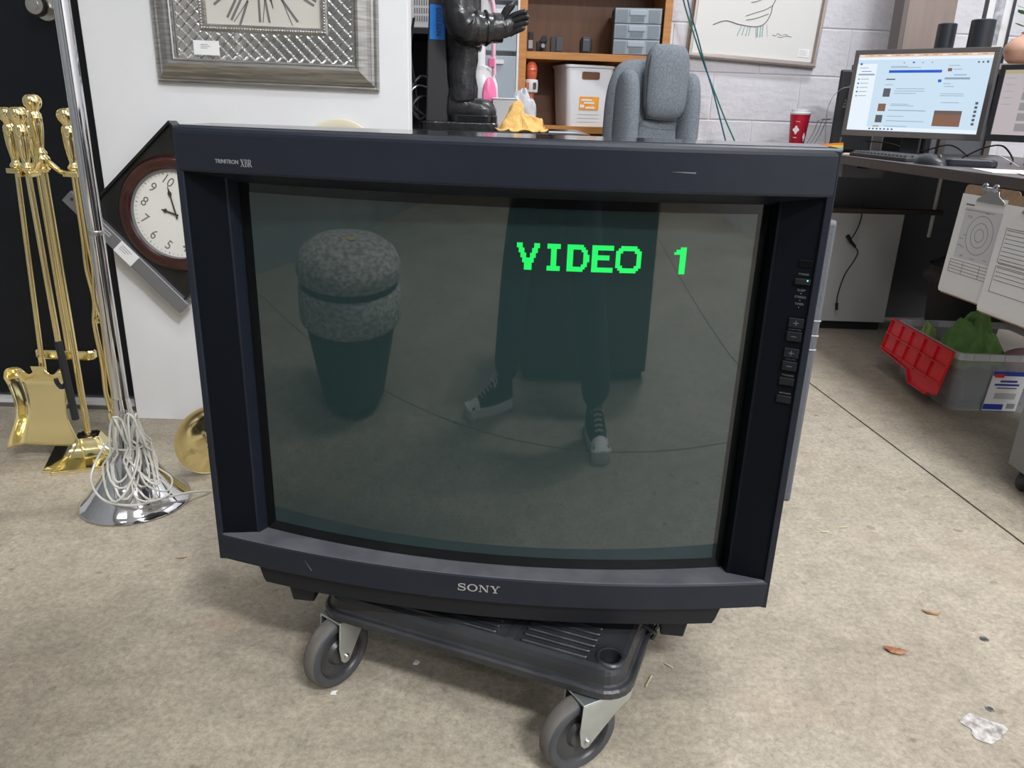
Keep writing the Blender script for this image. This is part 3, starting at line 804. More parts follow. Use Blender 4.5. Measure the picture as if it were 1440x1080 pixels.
cord.tube(spline([(0.02, -0.04, 0.11), (0.05, -0.095, 0.065), (0.085, -0.09, 0.050), (0.11, -0.05, 0.055), (0.06, -0.03, 0.09)], 8), 0.0021, 6)
o = cord.build('power_cord', 'clear_cord', LP); o['label'] = 'pale translucent cord tied in a hank'

# ------------------------------------------------------------------ brass fireplace tools on a stand
BALL = [(0.0, 0.060), (0.008, 0.0595), (0.015, 0.056), (0.0195, 0.049), (0.0205, 0.041), (0.018, 0.032), (0.0125, 0.025), (0.0105, 0.021), (0.0140, 0.0165), (0.0150, 0.013), (0.0145, 0.009), (0.0155, 0.007), (0.0155, 0.0045), (0.0145, 0.003), (0.0150, -0.006), (0.0140, -0.024), (0.0105, -0.048), (0.0085, -0.060), (0.0095, -0.064), (0.0135, -0.069), (0.0145, -0.073), (0.0120, -0.077), (0.0, -0.077)]
def handle_prof(z0, s=1.0): return [(r*s, z0+z*s) for r, z in BALL]
FS = thing('fire_tool_stand', 'polished brass fireside stand with a stepped square base and crossed arms', 'stand', (-1.108, 1.845, 0))
bs = MB()
def sq(w, z, cut=0.78):
    pts = []
    for k in range(4):
        a = k*PI/2
        for x, y in ((w, -cut*w), (w, cut*w), (cut*w*1.03, cut*w*1.03)):
            pts.append((x*math.cos(a)-y*math.sin(a), x*math.sin(a)+y*math.cos(a), z))
    return pts
bs.loft([sq(0.100, 0.0), sq(0.100, 0.008), sq(0.096, 0.011), sq(0.082, 0.013), sq(0.056, 0.024, 0.74), sq(0.038, 0.042, 0.72), sq(0.029, 0.060, 0.72), sq(0.027, 0.064, 0.72)], M=Matrix.Rotation(R(20), 4, 'Z'))
bs.build('base', 'brass_bright', FS, bevel=0.0015)
MB().lathe([(0.017, 0.062), (0.017, 0.066), (0.012, 0.068), (0.0, 0.068)], 24).build('collar', 'black_gloss', FS)
MB().lathe([(0.0078, 0.066), (0.0078, 0.728), (0.015, 0.732), (0.017, 0.737), (0.012, 0.742), (0.015, 0.748), (0.0175, 0.756), (0.0175, 0.762), (0.013, 0.768), (0.0, 0.769)], 20).build('stem', 'brass', FS)
MB().lathe(handle_prof(0.843, 0.98), 28).build('finial', 'brass', FS)
HOOKS = [(0.084, -0.020), (-0.004, -0.055), (-0.076, 0.022), (-0.046, 0.054)]
arm = MB()
for hx, hy in HOOKS:
    arm.tube(spline([(0, 0, 0.760), (hx*0.22, hy*0.22, 0.752), (hx*0.55, hy*0.55, 0.733), (hx*0.85, hy*0.85, 0.730), (hx, hy, 0.731)], 5), 0.0062, 8)
arm.build('arms', 'brass', FS, smooth=True)
for hx, hy in HOOKS:
    rk = MB()
    d = Vector((hx, hy, 0)).normalized(); t = Vector((-d.y, d.x, 0))
    for s in (-1, 1):
        rk.cbox((0, 0, 0), (0.034, 0.008, 0.012), frame((hx+t.x*s*0.013, hy+t.y*s*0.013, 0.729), d, t))
    rk.cbox((0, 0, 0), (0.010, 0.034, 0.012), frame((hx-d.x*0.016, hy-d.y*0.016, 0.729), d, t))
    rk.build('hook_fork', 'brass', FS, bevel=0.002)
def tool(name, label, k, tilt=0.0):
    hx, hy = HOOKS[k]
    return thing(name, label, 'fire tool', (-1.108+hx, 1.845+hy, 0.731), tilt)
# tongs on the right-hand hook
tg = tool('fire_tongs', 'brass fire tongs with twisted legs hanging on the rightmost hook of the stand', 0)
MB().lathe(handle_prof(0.084), 28).build('handle', 'brass', tg)
for s in (-1, 1):
    pts = [(s*0.004, 0, 0.01), (s*0.005, 0, -0.15), (s*0.006, s*0.003, -0.22), (s*0.003, -s*0.003, -0.30), (s*0.010, 0, -0.36), (s*0.006, 0, -0.46), (s*0.009, 0.0, -0.54), (s*0.004, 0, -0.585)]
    MB().tube(spline([(x+0.0, y, z) for x, y, z in pts], 5), 0.0058, 8).build('tong_leg', 'brass', tg)
    MB().sphere((s*0.006, 0, -0.605), 0.012, 12, 8, (0.55, 0.5, 1.7)).build('gripping_tip', 'brass_bright', tg)
MB().lathe([(0.009, -0.345), (0.0105, -0.35), (0.009, -0.356)], 12, cap=False).build('pivot', 'brass', tg)
# shovel on the left-hand hook
sh = tool('fire_shovel', 'brass fire shovel with a wide shiny pan hanging on the leftmost hook', 2)
MB().lathe(handle_prof(0.082), 28).build('handle', 'brass', sh)
MB().cyl((0, 0, 0.01), (-0.012, -0.02, -0.475), 0.0062, 12).cyl((-0.0115, -0.02, -0.455), (-0.013, -0.02, -0.500), 0.0085, 12).build('shaft', 'brass', sh)
def pan(u, v):
    # u across, v downwards; scalloped top, flared bottom, upturned side walls
    z = -0.484 - 0.205*v
    w = 0.074 + 0.010*math.cos(v*2*PI) + 0.012*max(0, v-0.6)/0.4
    if v < 0.1: w *= 0.78 + 2.2*v
    s = 2*u-1
    x = -0.008 + s*w
    edge = max(0, abs(s)-0.72)/0.28
    y = -0.022 - 0.030*edge**1.3 - 0.030*v - (0.020*(1-v/0.16) if v < 0.16 else 0)
    zz = z + (0.010*math.cos(s*7) if v < 0.05 else 0) - (0.004*(1-s*s) if v < 0.05 else 0)
    return (x, y, zz)
p_ = MB().grid(pan, 28, 22).build('pan', 'brass_bright', sh, solid=0.0016)
MB().prism([(-0.018, 0.012), (-0.014, -0.002), (0, -0.012), (0.014, -0.002), (0.018, 0.012)], 0, 0.002, frame((-0.012, -0.0415, -0.488), (1, 0, 0), (0, 0.06, 1))).build('rivet_plate', 'brass', sh)
# brush / poker on the front hook: brass rod ending in a black iron hook
pk = tool('fire_poker', 'brass-handled poker with a black iron hooked end, hanging on the front hook', 1)
MB().lathe(handle_prof(0.084), 28).build('handle', 'brass', pk)
MB().cyl((0, 0, 0.01), (0.004, -0.004, -0.405), 0.0068, 12).build('shaft', 'brass', pk)
MB().tube(spline([(0.004, -0.004, -0.395), (0.007, -0.004, -0.45), (0.010, -0.004, -0.52), (0.014, -0.004, -0.60)], 5), [0.009]*16, 8).build('iron_end', 'black_matte', pk)
MB().tube(spline([(0.009, -0.004, -0.50), (-0.006, -0.004, -0.515), (-0.014, -0.006, -0.505), (-0.016, -0.008, -0.492)], 5), 0.0058, 8).build('iron_hook', 'black_matte', pk)
# brush on the back hook
br = tool('hearth_brush', 'brass hearth brush hanging on the rear hook behind the poker', 3)
MB().lathe(handle_prof(0.080), 28).build('handle', 'brass', br)
MB().cyl((0, 0, 0.01), (-0.004, 0.004, -0.455), 0.0062, 12).build('shaft', 'brass', br)
MB().loft([[(x-0.012, y+0.006, z) for x, y in rrect(0.155*k, 0.030*k, 0.014*k, 4)] for z, k in ((-0.478, 0.94), (-0.474, 1.0), (-0.458, 1.0), (-0.454, 0.94))]).build('brush_head', 'brass', br)

# ------------------------------------------------------------------ brass dish standing behind the television
BD = thing('brass_dish', 'round brass dish standing on edge behind the left side of the television', 'dish', (-0.745, 1.765, 0.092), 0, rot=(R(90), 0, R(38)))
MB().lathe([(0.0, 0.012), (0.014, 0.012), (0.016, 0.008), (0.030, 0.004), (0.055, -0.006), (0.082, -0.018), (0.091, -0.014), (0.092, -0.011), (0.083, -0.014), (0.055, -0.002), (0.030, 0.007), (0.0, 0.008)], 48).build('bowl', 'brass', BD)
MB().lathe([(0.0165, 0.010), (0.022, 0.013), (0.024, 0.020), (0.014, 0.026), (0.0, 0.027)], 24, Matrix.Translation((0.0, -0.0, 0.0))).build('boss', 'brass_bright', BD)

# ------------------------------------------------------------------ silver framed wall clock
CK = thing('framed_clock', 'large square silver framed wall clock with lattice border and Roman numerals', 'clock', (-0.6455, 2.11, 0.937), 0, rot=(0, R(0.6), 0))
S = 0.282
def frame_ring(prof, m, name, H0=0.0, H1=0.564):
    """mitred square frame; prof: (inset, depth) pairs"""
    mb = MB()
    k = len(prof)
    cs = lambda i: [(-S+i, H0+i), (S-i, H0+i), (S-i, H1-i), (-S+i, H1-i)]
    vs = []; fs = []
    for ins, d in prof:
        vs += [(x, -d, z) for x, z in cs(ins)]
    for j in range(k):
        j2 = (j+1) % k
        for i in range(4): fs.append((j*4+i, j*4+(i+1) % 4, j2*4+(i+1) % 4, j2*4+i))
    mb.add(vs, fs)
    return mb.build(name, m, CK)
frame_ring([(0.0, 0.0), (0.0, 0.012), (0.004, 0.016), (0.009, 0.015), (0.010, 0.020), (0.016, 0.022), (0.017, 0.027), (0.024, 0.034), (0.038, 0.043), (0.044, 0.045), (0.050, 0.044), (0.053, 0.036), (0.056, 0.022), (0.056, 0.0)], 'silver_frame', 'moulding')
frame_ring([(0.053, 0.020), (0.053, 0.037), (0.0555, 0.040), (0.058, 0.037), (0.058, 0.020)], 'silver_bright', 'inner_bead')
# mirrored border with a raised lattice
B0, B1 = 0.058, 0.124
frame_ring([(B0-0.002, 0.015), (B0-0.002, 0.018), (B1+0.002, 0.018), (B1+0.002, 0.015)], 'mirror', 'mirror_border')
lat = MB()
pitch = 0.0140
def latseg(x0, z0, x1, z1):
    lat.tube([(x0, -0.0205, z0), ((x0+x1)/2, -0.0225, (z0+z1)/2), (x1, -0.0205, z1)], 0.0022, 5)
def inside(x, z):
    ax = S-abs(x); az = min(z, 0.564-z)
    e = min(ax, az)
    return B0 <= e <= B1
n_ = 22
for i in range(-n_, n_+1):
    for j in range(0, 2*n_):
        if (i+j) % 2: continue
        x = i*pitch; z = B0 + (j-0.0)*pitch/1.0
        for dx in (1, -1):
            xm, zm = x+dx*pitch/2, z+pitch/2
            if inside(xm, zm) : latseg(x if inside(x, z) else xm, z if inside(x, z) else zm, x+dx*pitch if inside(x+dx*pitch, z+pitch) else xm, z+pitch if inside(x+dx*pitch, z+pitch) else zm)
        if inside(x, z): lat.sphere((x, -0.0225, z), 0.0042, 6, 4)
o = lat.build('lattice', 'silver_bright', CK); o['kind'] = 'stuff'
frame_ring([(B1-0.001, 0.017), (B1-0.001, 0.024), (B1+0.003, 0.027), (B1+0.014, 0.027), (B1+0.016, 0.017)], 'silver_frame', 'dial_surround')
bead = MB()
e = B1+0.0055
nb = 46
for i in range(nb):
    t = -S+e + (2*(S-e))*i/nb
    for x, z in ((t, e), (t+0.0, 0.564-e), (-S+e, e+(t+S-e)), (S-e, e+(t+S-e))):
        bead.sphere((x, -0.0280, z), 0.0030, 6, 4)
o = bead.build('beading', 'silver_bright', CK); o['kind'] = 'stuff'
DI = B1+0.014
MB().box((-S+DI, -0.0165, DI), (S-DI, -0.012, 0.564-DI)).build('dial', 'dial_cream', CK)
# square ring of Roman numerals
ROM = {1: 'I', 2: 'II', 3: 'III', 4: 'IIII', 5: 'V', 6: 'VI', 7: 'VII', 8: 'VIII', 9: 'IX', 10: 'X', 11: 'XI', 12: 'XII'}
cz = 0.282; DHW = S-DI
for h in range(1, 13):
    a = PI/2 - h*PI/6
    ca, sa = math.cos(a), math.sin(a)
    k = 1/max(abs(ca), abs(sa))
    r0, r1 = DHW*0.56*k, DHW*0.93*k
    mb = MB()
    wd = {'I': 0.011, 'V': 0.020, 'X': 0.020}
    tot = sum(wd[c] for c in ROM[h]); x = -tot/2
    Mx = frame((0, -0.0170, cz), (sa, 0, -ca), (ca, 0, sa))
    # glyph x runs along the tangent, y outwards
    for c in ROM[h]:
        w = wd[c]; xc = x+w/2
        if c == 'I': strokes = [((xc, r0), (xc, r1), 0.0055)]
        elif c == 'V': strokes = [((xc, r0), (xc-0.008, r1), 0.0055), ((xc, r0), (xc+0.008, r1), 0.0020)]
        else: strokes = [((xc+0.008, r0), (xc-0.008, r1), 0.0055), ((xc-0.008, r0), (xc+0.008, r1), 0.0020)]
        for (ax_, ay), (bx_, by), w_ in strokes:
            mb.prism([(ax_-w_/2, ay), (ax_+w_/2, ay), (bx_+w_/2, by), (bx_-w_/2, by)], 0, 0.0006, Mx)
        x += w
    mb.build('numeral', 'ink_grey', CK)
def hand(name, ang, L_, w, parent=CK, c=(0, -0.0185, cz)):
    d = Vector((math.sin(ang), 0, math.cos(ang)))
    Mx = frame(c, Vector((d.z, 0, -d.x)), d)
    return MB().prism([(-w*0.35, -L_*0.15), (w*0.35, -L_*0.15), (w*0.3, L_*0.62), (w, L_*0.74), (w*0.35, L_*0.84), (0.0004, L_), (-0.0004, L_), (-w*0.35, L_*0.84), (-w, L_*0.74), (-w*0.3, L_*0.62)], 0, 0.001, Mx).build(name, 'ink', parent)
hand('minute_hand', R(178-12), 0.105, 0.004); hand('hour_hand', R(305), 0.075, 0.005)
MB().lathe([(0.006, 0), (0.005, 0.003), (0, 0.0035)], 14, Matrix.Translation((0, -0.0185, cz)) @ Matrix.Rotation(R(90), 4, 'X')).build('hand_boss', 'ink', CK)
MB().box((-S+0.112, -0.0465, 0.066), (-S+0.176, -0.0460, 0.099)).build('price_tag', 'paper', CK)
for k, w in enumerate((0.018, 0.024, 0.016)):
    MB().box((-S+0.130, -0.0468, 0.0895-k*0.004), (-S+0.130+w, -0.0465, 0.0905-k*0.004)).build('price_tag_line', 'ink_grey', CK)

# ------------------------------------------------------------------ black cased clock with a mahogany ring, hung askew
OC = thing('cased_clock', 'round mahogany rimmed clock in a black square case hanging askew behind the television', 'clock', (-0.905, 2.11, 0.610), 0, rot=(0, R(47), 0))
CS = 0.168
MB().box((-CS, -0.040, -CS), (CS, -0.002, CS)).build('case', 'black_gloss', OC, bevel=0.002)
for lo, hi in (((-CS, -0.052, CS-0.006), (CS, -0.040, CS)), ((CS-0.006, -0.052, -CS), (CS, -0.040, CS-0.006)), ((-CS, -0.052, -CS), (-CS+0.006, -0.040, CS-0.006))):
    MB().box(lo, hi).build('case_lip', 'black_gloss', OC)
# grey front strip along the lower left edge, with stickers
st_ = MB().box((-CS-0.055, -0.056, -CS-0.028), (CS+0.015, -0.030, -CS+0.010)).build('grey_edge_strip', 'grey_strip', OC, bevel=0.002)
MB().box((-0.050, -0.0566, -CS-0.0275), (0.010, -0.0560, -CS+0.0095)).build('sticker', 'paper', st_)
for k in range(3): MB().box((-0.042, -0.0570, -CS+0.000-k*0.006), (-0.008-0.006*k, -0.0566, -CS+0.0012-k*0.006)).build('sticker_line', 'ink_grey', st_)
for k in range(2): MB().box((-0.112+0.006*k, -0.0564, -CS-0.002-k*0.007), (-0.078, -0.0560, -CS+0.001-k*0.007)).build('strip_lettering', 'paper_shade', st_)
MB().lathe([(0.0045, 0), (0.0045, 0.001), (0.0, 0.0012)], 12, Matrix.Translation((-CS-0.038, -0.056, -CS-0.005)) @ Matrix.Rotation(R(90), 4, 'X')).build('screw_hole', 'ink', st_)
Mc = Matrix.Rotation(R(90), 4, 'X')
MB().lathe([(0.118, 0.040), (0.116, 0.052), (0.122, 0.058), (0.130, 0.056), (0.136, 0.060), (0.144, 0.058), (0.151, 0.050), (0.154, 0.040)], 64, Mc, cap=False).build('rim', 'mahogany', OC)
MB().lathe([(0.114, 0.041), (0.113, 0.051), (0.116, 0.0545), (0.119, 0.052)], 64, Mc, cap=False).build('bezel_ring', 'grey_strip', OC)
MB().lathe([(0.1165, 0.040), (0.1165, 0.044), (0.0, 0.044)], 64, Mc).build('dial', 'dial_white', OC)
for h in range(1, 13):
    a = PI/2 - h*PI/6 - R(4)
    p = (0.088*math.cos(a), -0.0442, 0.088*math.sin(a))
    Mx = frame(p, (math.cos(R(8)), 0, math.sin(R(8))), (-math.sin(R(8)), 0, math.cos(R(8))))
    text_mesh('numeral', str(h), 0.038, 'ink_grey', OC, Mx, sx=0.85)
tk = MB()
for i in range(60):
    a = 2*PI*i/60
    Mx = frame((0.1075*math.cos(a), -0.0442, 0.1075*math.sin(a)), (math.sin(a), 0, -math.cos(a)), (math.cos(a), 0, math.sin(a)))
    w = 0.0022 if i % 5 == 0 else 0.0008
    tk.box((-w/2, -0.0028, 0), (w/2, 0.0028, 0.0004), Mx)
o = tk.build('minute_track', 'ink_grey', OC); o['kind'] = 'stuff'
hand('hour_hand', R(-117), 0.040, 0.0065, OC, (0, -0.0475, 0)); hand('minute_hand', R(-58), 0.075, 0.0055, OC, (0, -0.0485, 0))

# ------------------------------------------------------------------ cream plate hung on the partition
PL = tag(MB().lathe([(0.0, 0.004), (0.066, 0.004), (0.078, 0.014), (0.104, 0.020), (0.108, 0.018), (0.104, 0.014), (0.074, 0.004), (0.06, 0.0), (0.0, 0.0)], 48, Matrix.Rotation(R(90), 4, 'X'), sy=1.0).build('wall_plate', 'cream'), 'cream round plate on the partition, its top peeping over the television', 'plate')
PL.location = (-0.468, 2.108, 0.757)
from mathutils import noise as mnoise
# ------------------------------------------------------------------ behind the television: black table with a statue
TT = 0.838
tb_ = thing('side_table', 'narrow black table behind the television, carrying the statue and a yellow cloth', 'table', (-0.10, 2.64, 0))
MB().box((-0.33, -0.29, TT-0.032), (0.305, 0.30, TT)).build('table_top', 'black_gloss', tb_, bevel=0.002)
for x in (-0.30, 0.27):
    for y in (-0.26, 0.27): MB().box((x-0.02, y-0.02, 0), (x+0.02, y+0.02, TT-0.032)).build('leg', 'black_matte', tb_)
ST = thing('statue', 'glossy black statue of a standing figure holding out its hand, blue tape on its post', 'statue', (-0.19, 2.5, TT))
MB().loft([[(x+0.008, y, z) for x, y in rrect(0.225*k, 0.15*k, 0.02, 4)] for z, k in ((0, 1), (0.018, 1), (0.022, 0.97))]).build('plinth', 'statue_black', ST)
MB().loft([[(x0, -0.05, z), (x1, -0.05, z), (x1, 0.05, z), (x0, 0.05, z)] for z, x0, x1 in ((0.02, -0.096, -0.014), (0.07, -0.094, -0.020), (0.14, -0.092, -0.030), (0.22, -0.090, -0.034), (0.30, -0.086, -0.033), (0.42, -0.082, -0.034), (0.56, -0.078, -0.034))]).build('back_post', 'charcoal', ST, bevel=0.004)
def ell(cx, cy, rx, ry, z, n=20, wob=0.0, ph=0.0):
    return [(cx+(rx+wob*math.sin(3*a+ph))*math.cos(a), cy+(ry+wob*math.sin(5*a+ph))*math.sin(a), z) for a in [2*PI*i/n for i in range(n)]]
def ellx(x, cy, cz, ry, rz, n=18, flat=None):
    out = []
    for i in range(n):
        a = 2*PI*i/n
        z = cz+rz*math.sin(a)
        if flat is not None: z = max(z, flat)
        out.append((x, cy+ry*math.cos(a), z))
    return out
for sy in (-1, 1):
    cy = sy*0.036
    bt = MB()
    bt.loft([ellx(x, cy, cz, ry, rz, flat=0.040) for x, cz, ry, rz in ((-0.030, 0.06, 0.020, 0.03), (-0.026, 0.062, 0.027, 0.042), (0.0, 0.070, 0.030, 0.050), (0.025, 0.062, 0.030, 0.040), (0.045, 0.056, 0.034, 0.036), (0.070, 0.054, 0.037, 0.037), (0.092, 0.052, 0.035, 0.035), (0.106, 0.048, 0.028, 0.026), (0.114, 0.046, 0.016, 0.012))], smooth=True)
    b_ = bt.build('boot', 'statue_black', ST)
    MB().loft([[(x*k+0.043, y*k+cy, z) for x, y in rrect(0.150, 0.076, 0.034, 6)] for z, k in ((0.020, 0.98), (0.024, 1.0), (0.040, 1.0), (0.043, 0.97))]).build('sole', 'black_gloss', b_)
    MB().loft([ell(cx, cy, rx, ry, z, wob=0.0035, ph=z*60+sy) for z, cx, rx, ry in ((0.082, 0.010, 0.040, 0.038), (0.088, 0.012, 0.043, 0.040), (0.12, 0.012, 0.041, 0.039), (0.16, 0.010, 0.041, 0.038), (0.20, 0.012, 0.042, 0.038), (0.25, 0.012, 0.043, 0.040), (0.30, 0.010, 0.045, 0.042))], smooth=True).build('trouser_leg', 'statue_black', ST)
MB().loft([ell(cx, 0, rx, ry, z, 24, 0.002, z*40) for z, cx, rx, ry in ((0.222, 0.012, 0.052, 0.075), (0.232, 0.012, 0.056, 0.080), (0.27, 0.012, 0.058, 0.082), (0.31, 0.008, 0.056, 0.082), (0.37, 0.004, 0.058, 0.088), (0.42, 0.0, 0.056, 0.092), (0.46, -0.002, 0.045, 0.080), (0.48, 0.0, 0.024, 0.03), (0.50, 0.004, 0.022, 0.024))], smooth=True).build('coat', 'statue_black', ST)
MB().loft([ell(cx, 0, rx, ry, z, 20) for z, cx, rx, ry in ((0.495, 0.006, 0.020, 0.022), (0.51, 0.012, 0.034, 0.030), (0.54, 0.014, 0.040, 0.034), (0.575, 0.010, 0.038, 0.034), (0.60, 0.006, 0.024, 0.022), (0.606, 0.006, 0.006, 0.006))], smooth=True).build('head', 'statue_black', ST)
def limb(name, pts, rs, parent, m='statue_black', n=14):
    P = spline(pts, 5); k = len(P)
    rr = []
    for i in range(k):
        t = i/(k-1)*(len(rs)-1); a = int(min(t, len(rs)-2)); rr.append(rs[a]+(rs[a+1]-rs[a])*(t-a))
    rr = [r*(1+0.05*math.sin(i*2.1)) for i, r in enumerate(rr)]
    return MB().tube(P, rr, n).build(name, m, parent)
# near arm reaches out, bent at the elbow
limb('sleeve', [(-0.004, -0.092, 0.425), (0.000, -0.105, 0.36), (0.010, -0.108, 0.305), (0.030, -0.100, 0.280), (0.070, -0.090, 0.277), (0.110, -0.082, 0.280)], [0.034, 0.042, 0.050, 0.052, 0.046, 0.037], ST)
MB().tube([(0.104, -0.083, 0.280), (0.128, -0.078, 0.281)], [0.0405, 0.0395], 18).build('cuff', 'statue_black', ST)
MB().tube([(0.080, -0.088, 0.2785), (0.084, -0.087, 0.2787)], [0.0485, 0.0485], 18).build('cuff_band', 'black_gloss', ST)
hd = MB().loft([ellx(x, -0.076, z, ry, rz, 14) for x, z, ry, rz in ((0.120, 0.280, 0.018, 0.026), (0.138, 0.283, 0.017, 0.029), (0.155, 0.288, 0.014, 0.027), (0.164, 0.290, 0.010, 0.020))], smooth=True).build('hand', 'statue_black', ST)
for k, (dz, L_, dy) in enumerate(((0.026, 0.040, -0.004), (0.012, 0.046, -0.010), (-0.003, 0.044, -0.012), (-0.017, 0.034, -0.010))):
    z = 0.287+dz
    MB().tube(spline([(0.150, -0.076, z-0.004), (0.166, -0.078+dy*0.3, z+0.004), (0.162+L_*0.62, -0.080+dy, z+0.010), (0.160+L_, -0.080+dy*1.6, z+0.013)], 4), [0.0088]*8+[0.0080]*3+[0.006, 0.004], 8).build('finger', 'statue_black', hd)
MB().tube(spline([(0.128, -0.080, 0.300), (0.138, -0.086, 0.322), (0.152, -0.088, 0.338), (0.163, -0.088, 0.350)], 4), [0.0115]*9+[0.0105, 0.009, 0.007, 0.004], 9).build('thumb', 'statue_black', hd)
limb('sleeve', [(-0.004, 0.092, 0.425), (0.004, 0.105, 0.36), (0.020, 0.10, 0.30), (0.055, 0.085, 0.285)], [0.034, 0.040, 0.042, 0.034], ST)
tp = MB().prism([(-0.0225, -0.0455), (0.0215, -0.047), (0.0225, 0.044), (-0.021, 0.047)], 0, 0.0006, frame((-0.0600, -0.0508, 0.294), (1, 0, 0), (0, 0, 1))).build('tape_label', 'blue_tape', ST)
tp['label'] = 'blue masking tape marked DCU-5696'
text_mesh('tape_writing', 'DCU-5696', 0.021, 'ink', tp, frame((-0.0570, -0.0516, 0.294), (0, 0, -1), (1, 0, 0)), sx=0.80)
# crumpled yellow cloth
def cloth(name, m, cx, cy, z0, rx, ry, h, label, seed, peaks, n=72):
    """crumpled cloth: lumps at the given peaks (x, y, height, spread), creased by smooth folds"""
    def fn(u, v):
        a = 2*PI*u; r = v
        wob = 1 + 0.30*mnoise.noise(Vector((math.cos(a)*1.3, math.sin(a)*1.3, seed))) + 0.10*math.sin(7*a+seed)
        px, py = r*math.cos(a)*wob, r*math.sin(a)*wob
        q = Vector((px*1.5, py*1.5, seed))
        base = sum(hh*math.exp(-((px-x_)**2+(py-y_)**2)/(s_*s_)) for x_, y_, hh, s_ in peaks)
        fold = mnoise.noise(q*1.6+Vector((seed, 0, 0)))
        cre = 1-2*abs(mnoise.noise(q*1.9+Vector((0, seed*2, 4))))
        cr2 = 1-2*abs(mnoise.noise(q*3.6+Vector((seed*3, 1, 0))))
        z = h*base*(1+0.40*fold+0.34*cre+0.24*cr2)*(1-r**4)
        x = rx*px + rx*0.20*mnoise.noise(q*1.7+Vector((5, 0, 0))); y = ry*py + ry*0.25*mnoise.noise(q*1.7+Vector((0, 9, 0)))
        if r > 0.75: z += (0.004+0.004*math.sin(9*a+seed))*(r-0.75)/0.25
        return (x, y, max(z, 0.0015))
    o = MB().grid(fn, n, 24).build(name, m, solid=0.003)
    o.location = (cx, cy, z0)
    return tag(o, label, 'cloth')
cloth('dust_cloth', 'yellow_cloth', 0.010, 2.405, TT+0.001, 0.074, 0.050, 0.050, 'crumpled yellow cloth lying beside the statue boot', 2.3, [(-0.52, 0.15, 0.80, 0.40), (-0.16, 0.1, 0.62, 0.36), (-0.62, -0.4, 0.45, 0.26), (0.20, -0.2, 0.60, 0.30), (0.62, 0.1, 0.62, 0.34)])
pp = tag(MB().prism([(0, 0), (0.10, 0.0), (0.075, 0.12), (0.005, 0.13)], 0, 0.0015).build('loose_paper', 'paper_shade'), 'loose grey sheet on the black table to the right of the yellow cloth', 'paper')
pp.location = (0.085, 2.40, TT+0.0006)
# pink and white upright appliance
AP = thing('pink_appliance', 'white and pink upright appliance standing behind the statue', 'appliance', (-0.135, 2.86, TT))
MB().loft([ell(0, 0, rx, ry, z, 24) for z, rx, ry in ((0, 0.050, 0.05), (0.01, 0.054, 0.055), (0.08, 0.056, 0.055), (0.14, 0.052, 0.05), (0.18, 0.038, 0.04), (0.20, 0.022, 0.022))], smooth=True).build('body', 'white_plastic', AP)
MB().lathe([(0.0, 0.006), (0.9, 0.004), (1.0, 0.0)], 32, frame((0.026, -0.047, 0.098), (0.92, 0.35, 0), (0, 0, 1)) @ Matrix.Diagonal((0.026, 0.066, 1, 1))).build('oval_panel', 'pink_plastic', AP)
MB().loft([ell(-0.014, 0, 0.022, 0.020, z, 18) for z in (0.17, 0.31)], smooth=True).build('neck', 'white_plastic', AP)
MB().loft([[(x-0.045, y, z) for x, y in rrect(w, 0.06, 0.02, 4)] for z, w in ((0.30, 0.10), (0.33, 0.145), (0.42, 0.15), (0.45, 0.13))]).build('head', 'white_plastic', AP, bevel=0.003)
MB().tube(spline([(-0.11, -0.034, 0.42), (-0.06, -0.036, 0.435), (0.015, -0.036, 0.42), (0.036, -0.034, 0.36), (0.036, -0.034, 0.26), (0.040, -0.03, 0.17)], 5), 0.0075, 8).build('pink_tube', 'pale_pink', AP)
MB().box((-0.055, -0.037, 0.345), (0.0, -0.030, 0.41)).build('display', 'offwhite_plastic', AP, bevel=0.002)
MB().box((0.020, -0.045, 0.195), (0.042, -0.03, 0.225)).build('catch', 'pink_plastic', AP, bevel=0.003)
# carton and plastic bag
bxo = tag(MB().box((-0.040, -0.035, 0), (0.040, 0.035, 0.092)).box((-0.042, -0.037, 0.092), (0.042, 0.037, 0.098)).build('carton', 'offwhite_plastic', bevel=0.002), 'small pale grey lidded carton behind the yellow cloth', 'box')
bxo.location = (-0.055, 2.78, TT)
def bagfn(u, v):
    a = 2*PI*u; r = math.sin(PI*min(v, 0.999)*0.5)
    q = Vector((math.cos(a)*1.6, math.sin(a)*1.6, v*3))
    k = 1+0.20*mnoise.noise(q*2.1)
    return (0.052*r*math.cos(a)*k, 0.045*r*math.sin(a)*k, 0.125*(1-v**2.2)*(0.95+0.22*mnoise.noise(q*1.3)))
bg = tag(MB().grid(bagfn, 32, 16).build('plastic_bag', 'plastic_bag'), 'clear plastic bag slumped beside the bookcase post', 'bag')
bg.location = (0.005, 2.90, TT+0.002)
# stack of clear drawers
DT = thing('drawer_tower', 'tall white drawer tower with frosted drawers in the corner beside the bookcase', 'drawers', (-0.105, 3.32, 0), R(5))
MB().box((-0.09, 0.0, 0), (-0.082, 0.26, 1.5)).box((0.082, 0.0, 0), (0.09, 0.26, 1.5)).box((-0.082, 0.25, 0), (0.082, 0.26, 1.5)).box((-0.082, 0, 1.49), (0.082, 0.25, 1.5)).build('frame', 'white_plastic', DT)
for k in range(8):
    d_ = MB().box((-0.079, -0.006, 0.02+k*0.183), (0.079, 0.02, 0.185+k*0.183)).build('drawer', 'clear_drawer', DT, bevel=0.003)
    MB().box((-0.03, -0.016, 0.155+k*0.183), (0.03, -0.006, 0.170+k*0.183)).build('drawer_pull', 'white_plastic', d_)
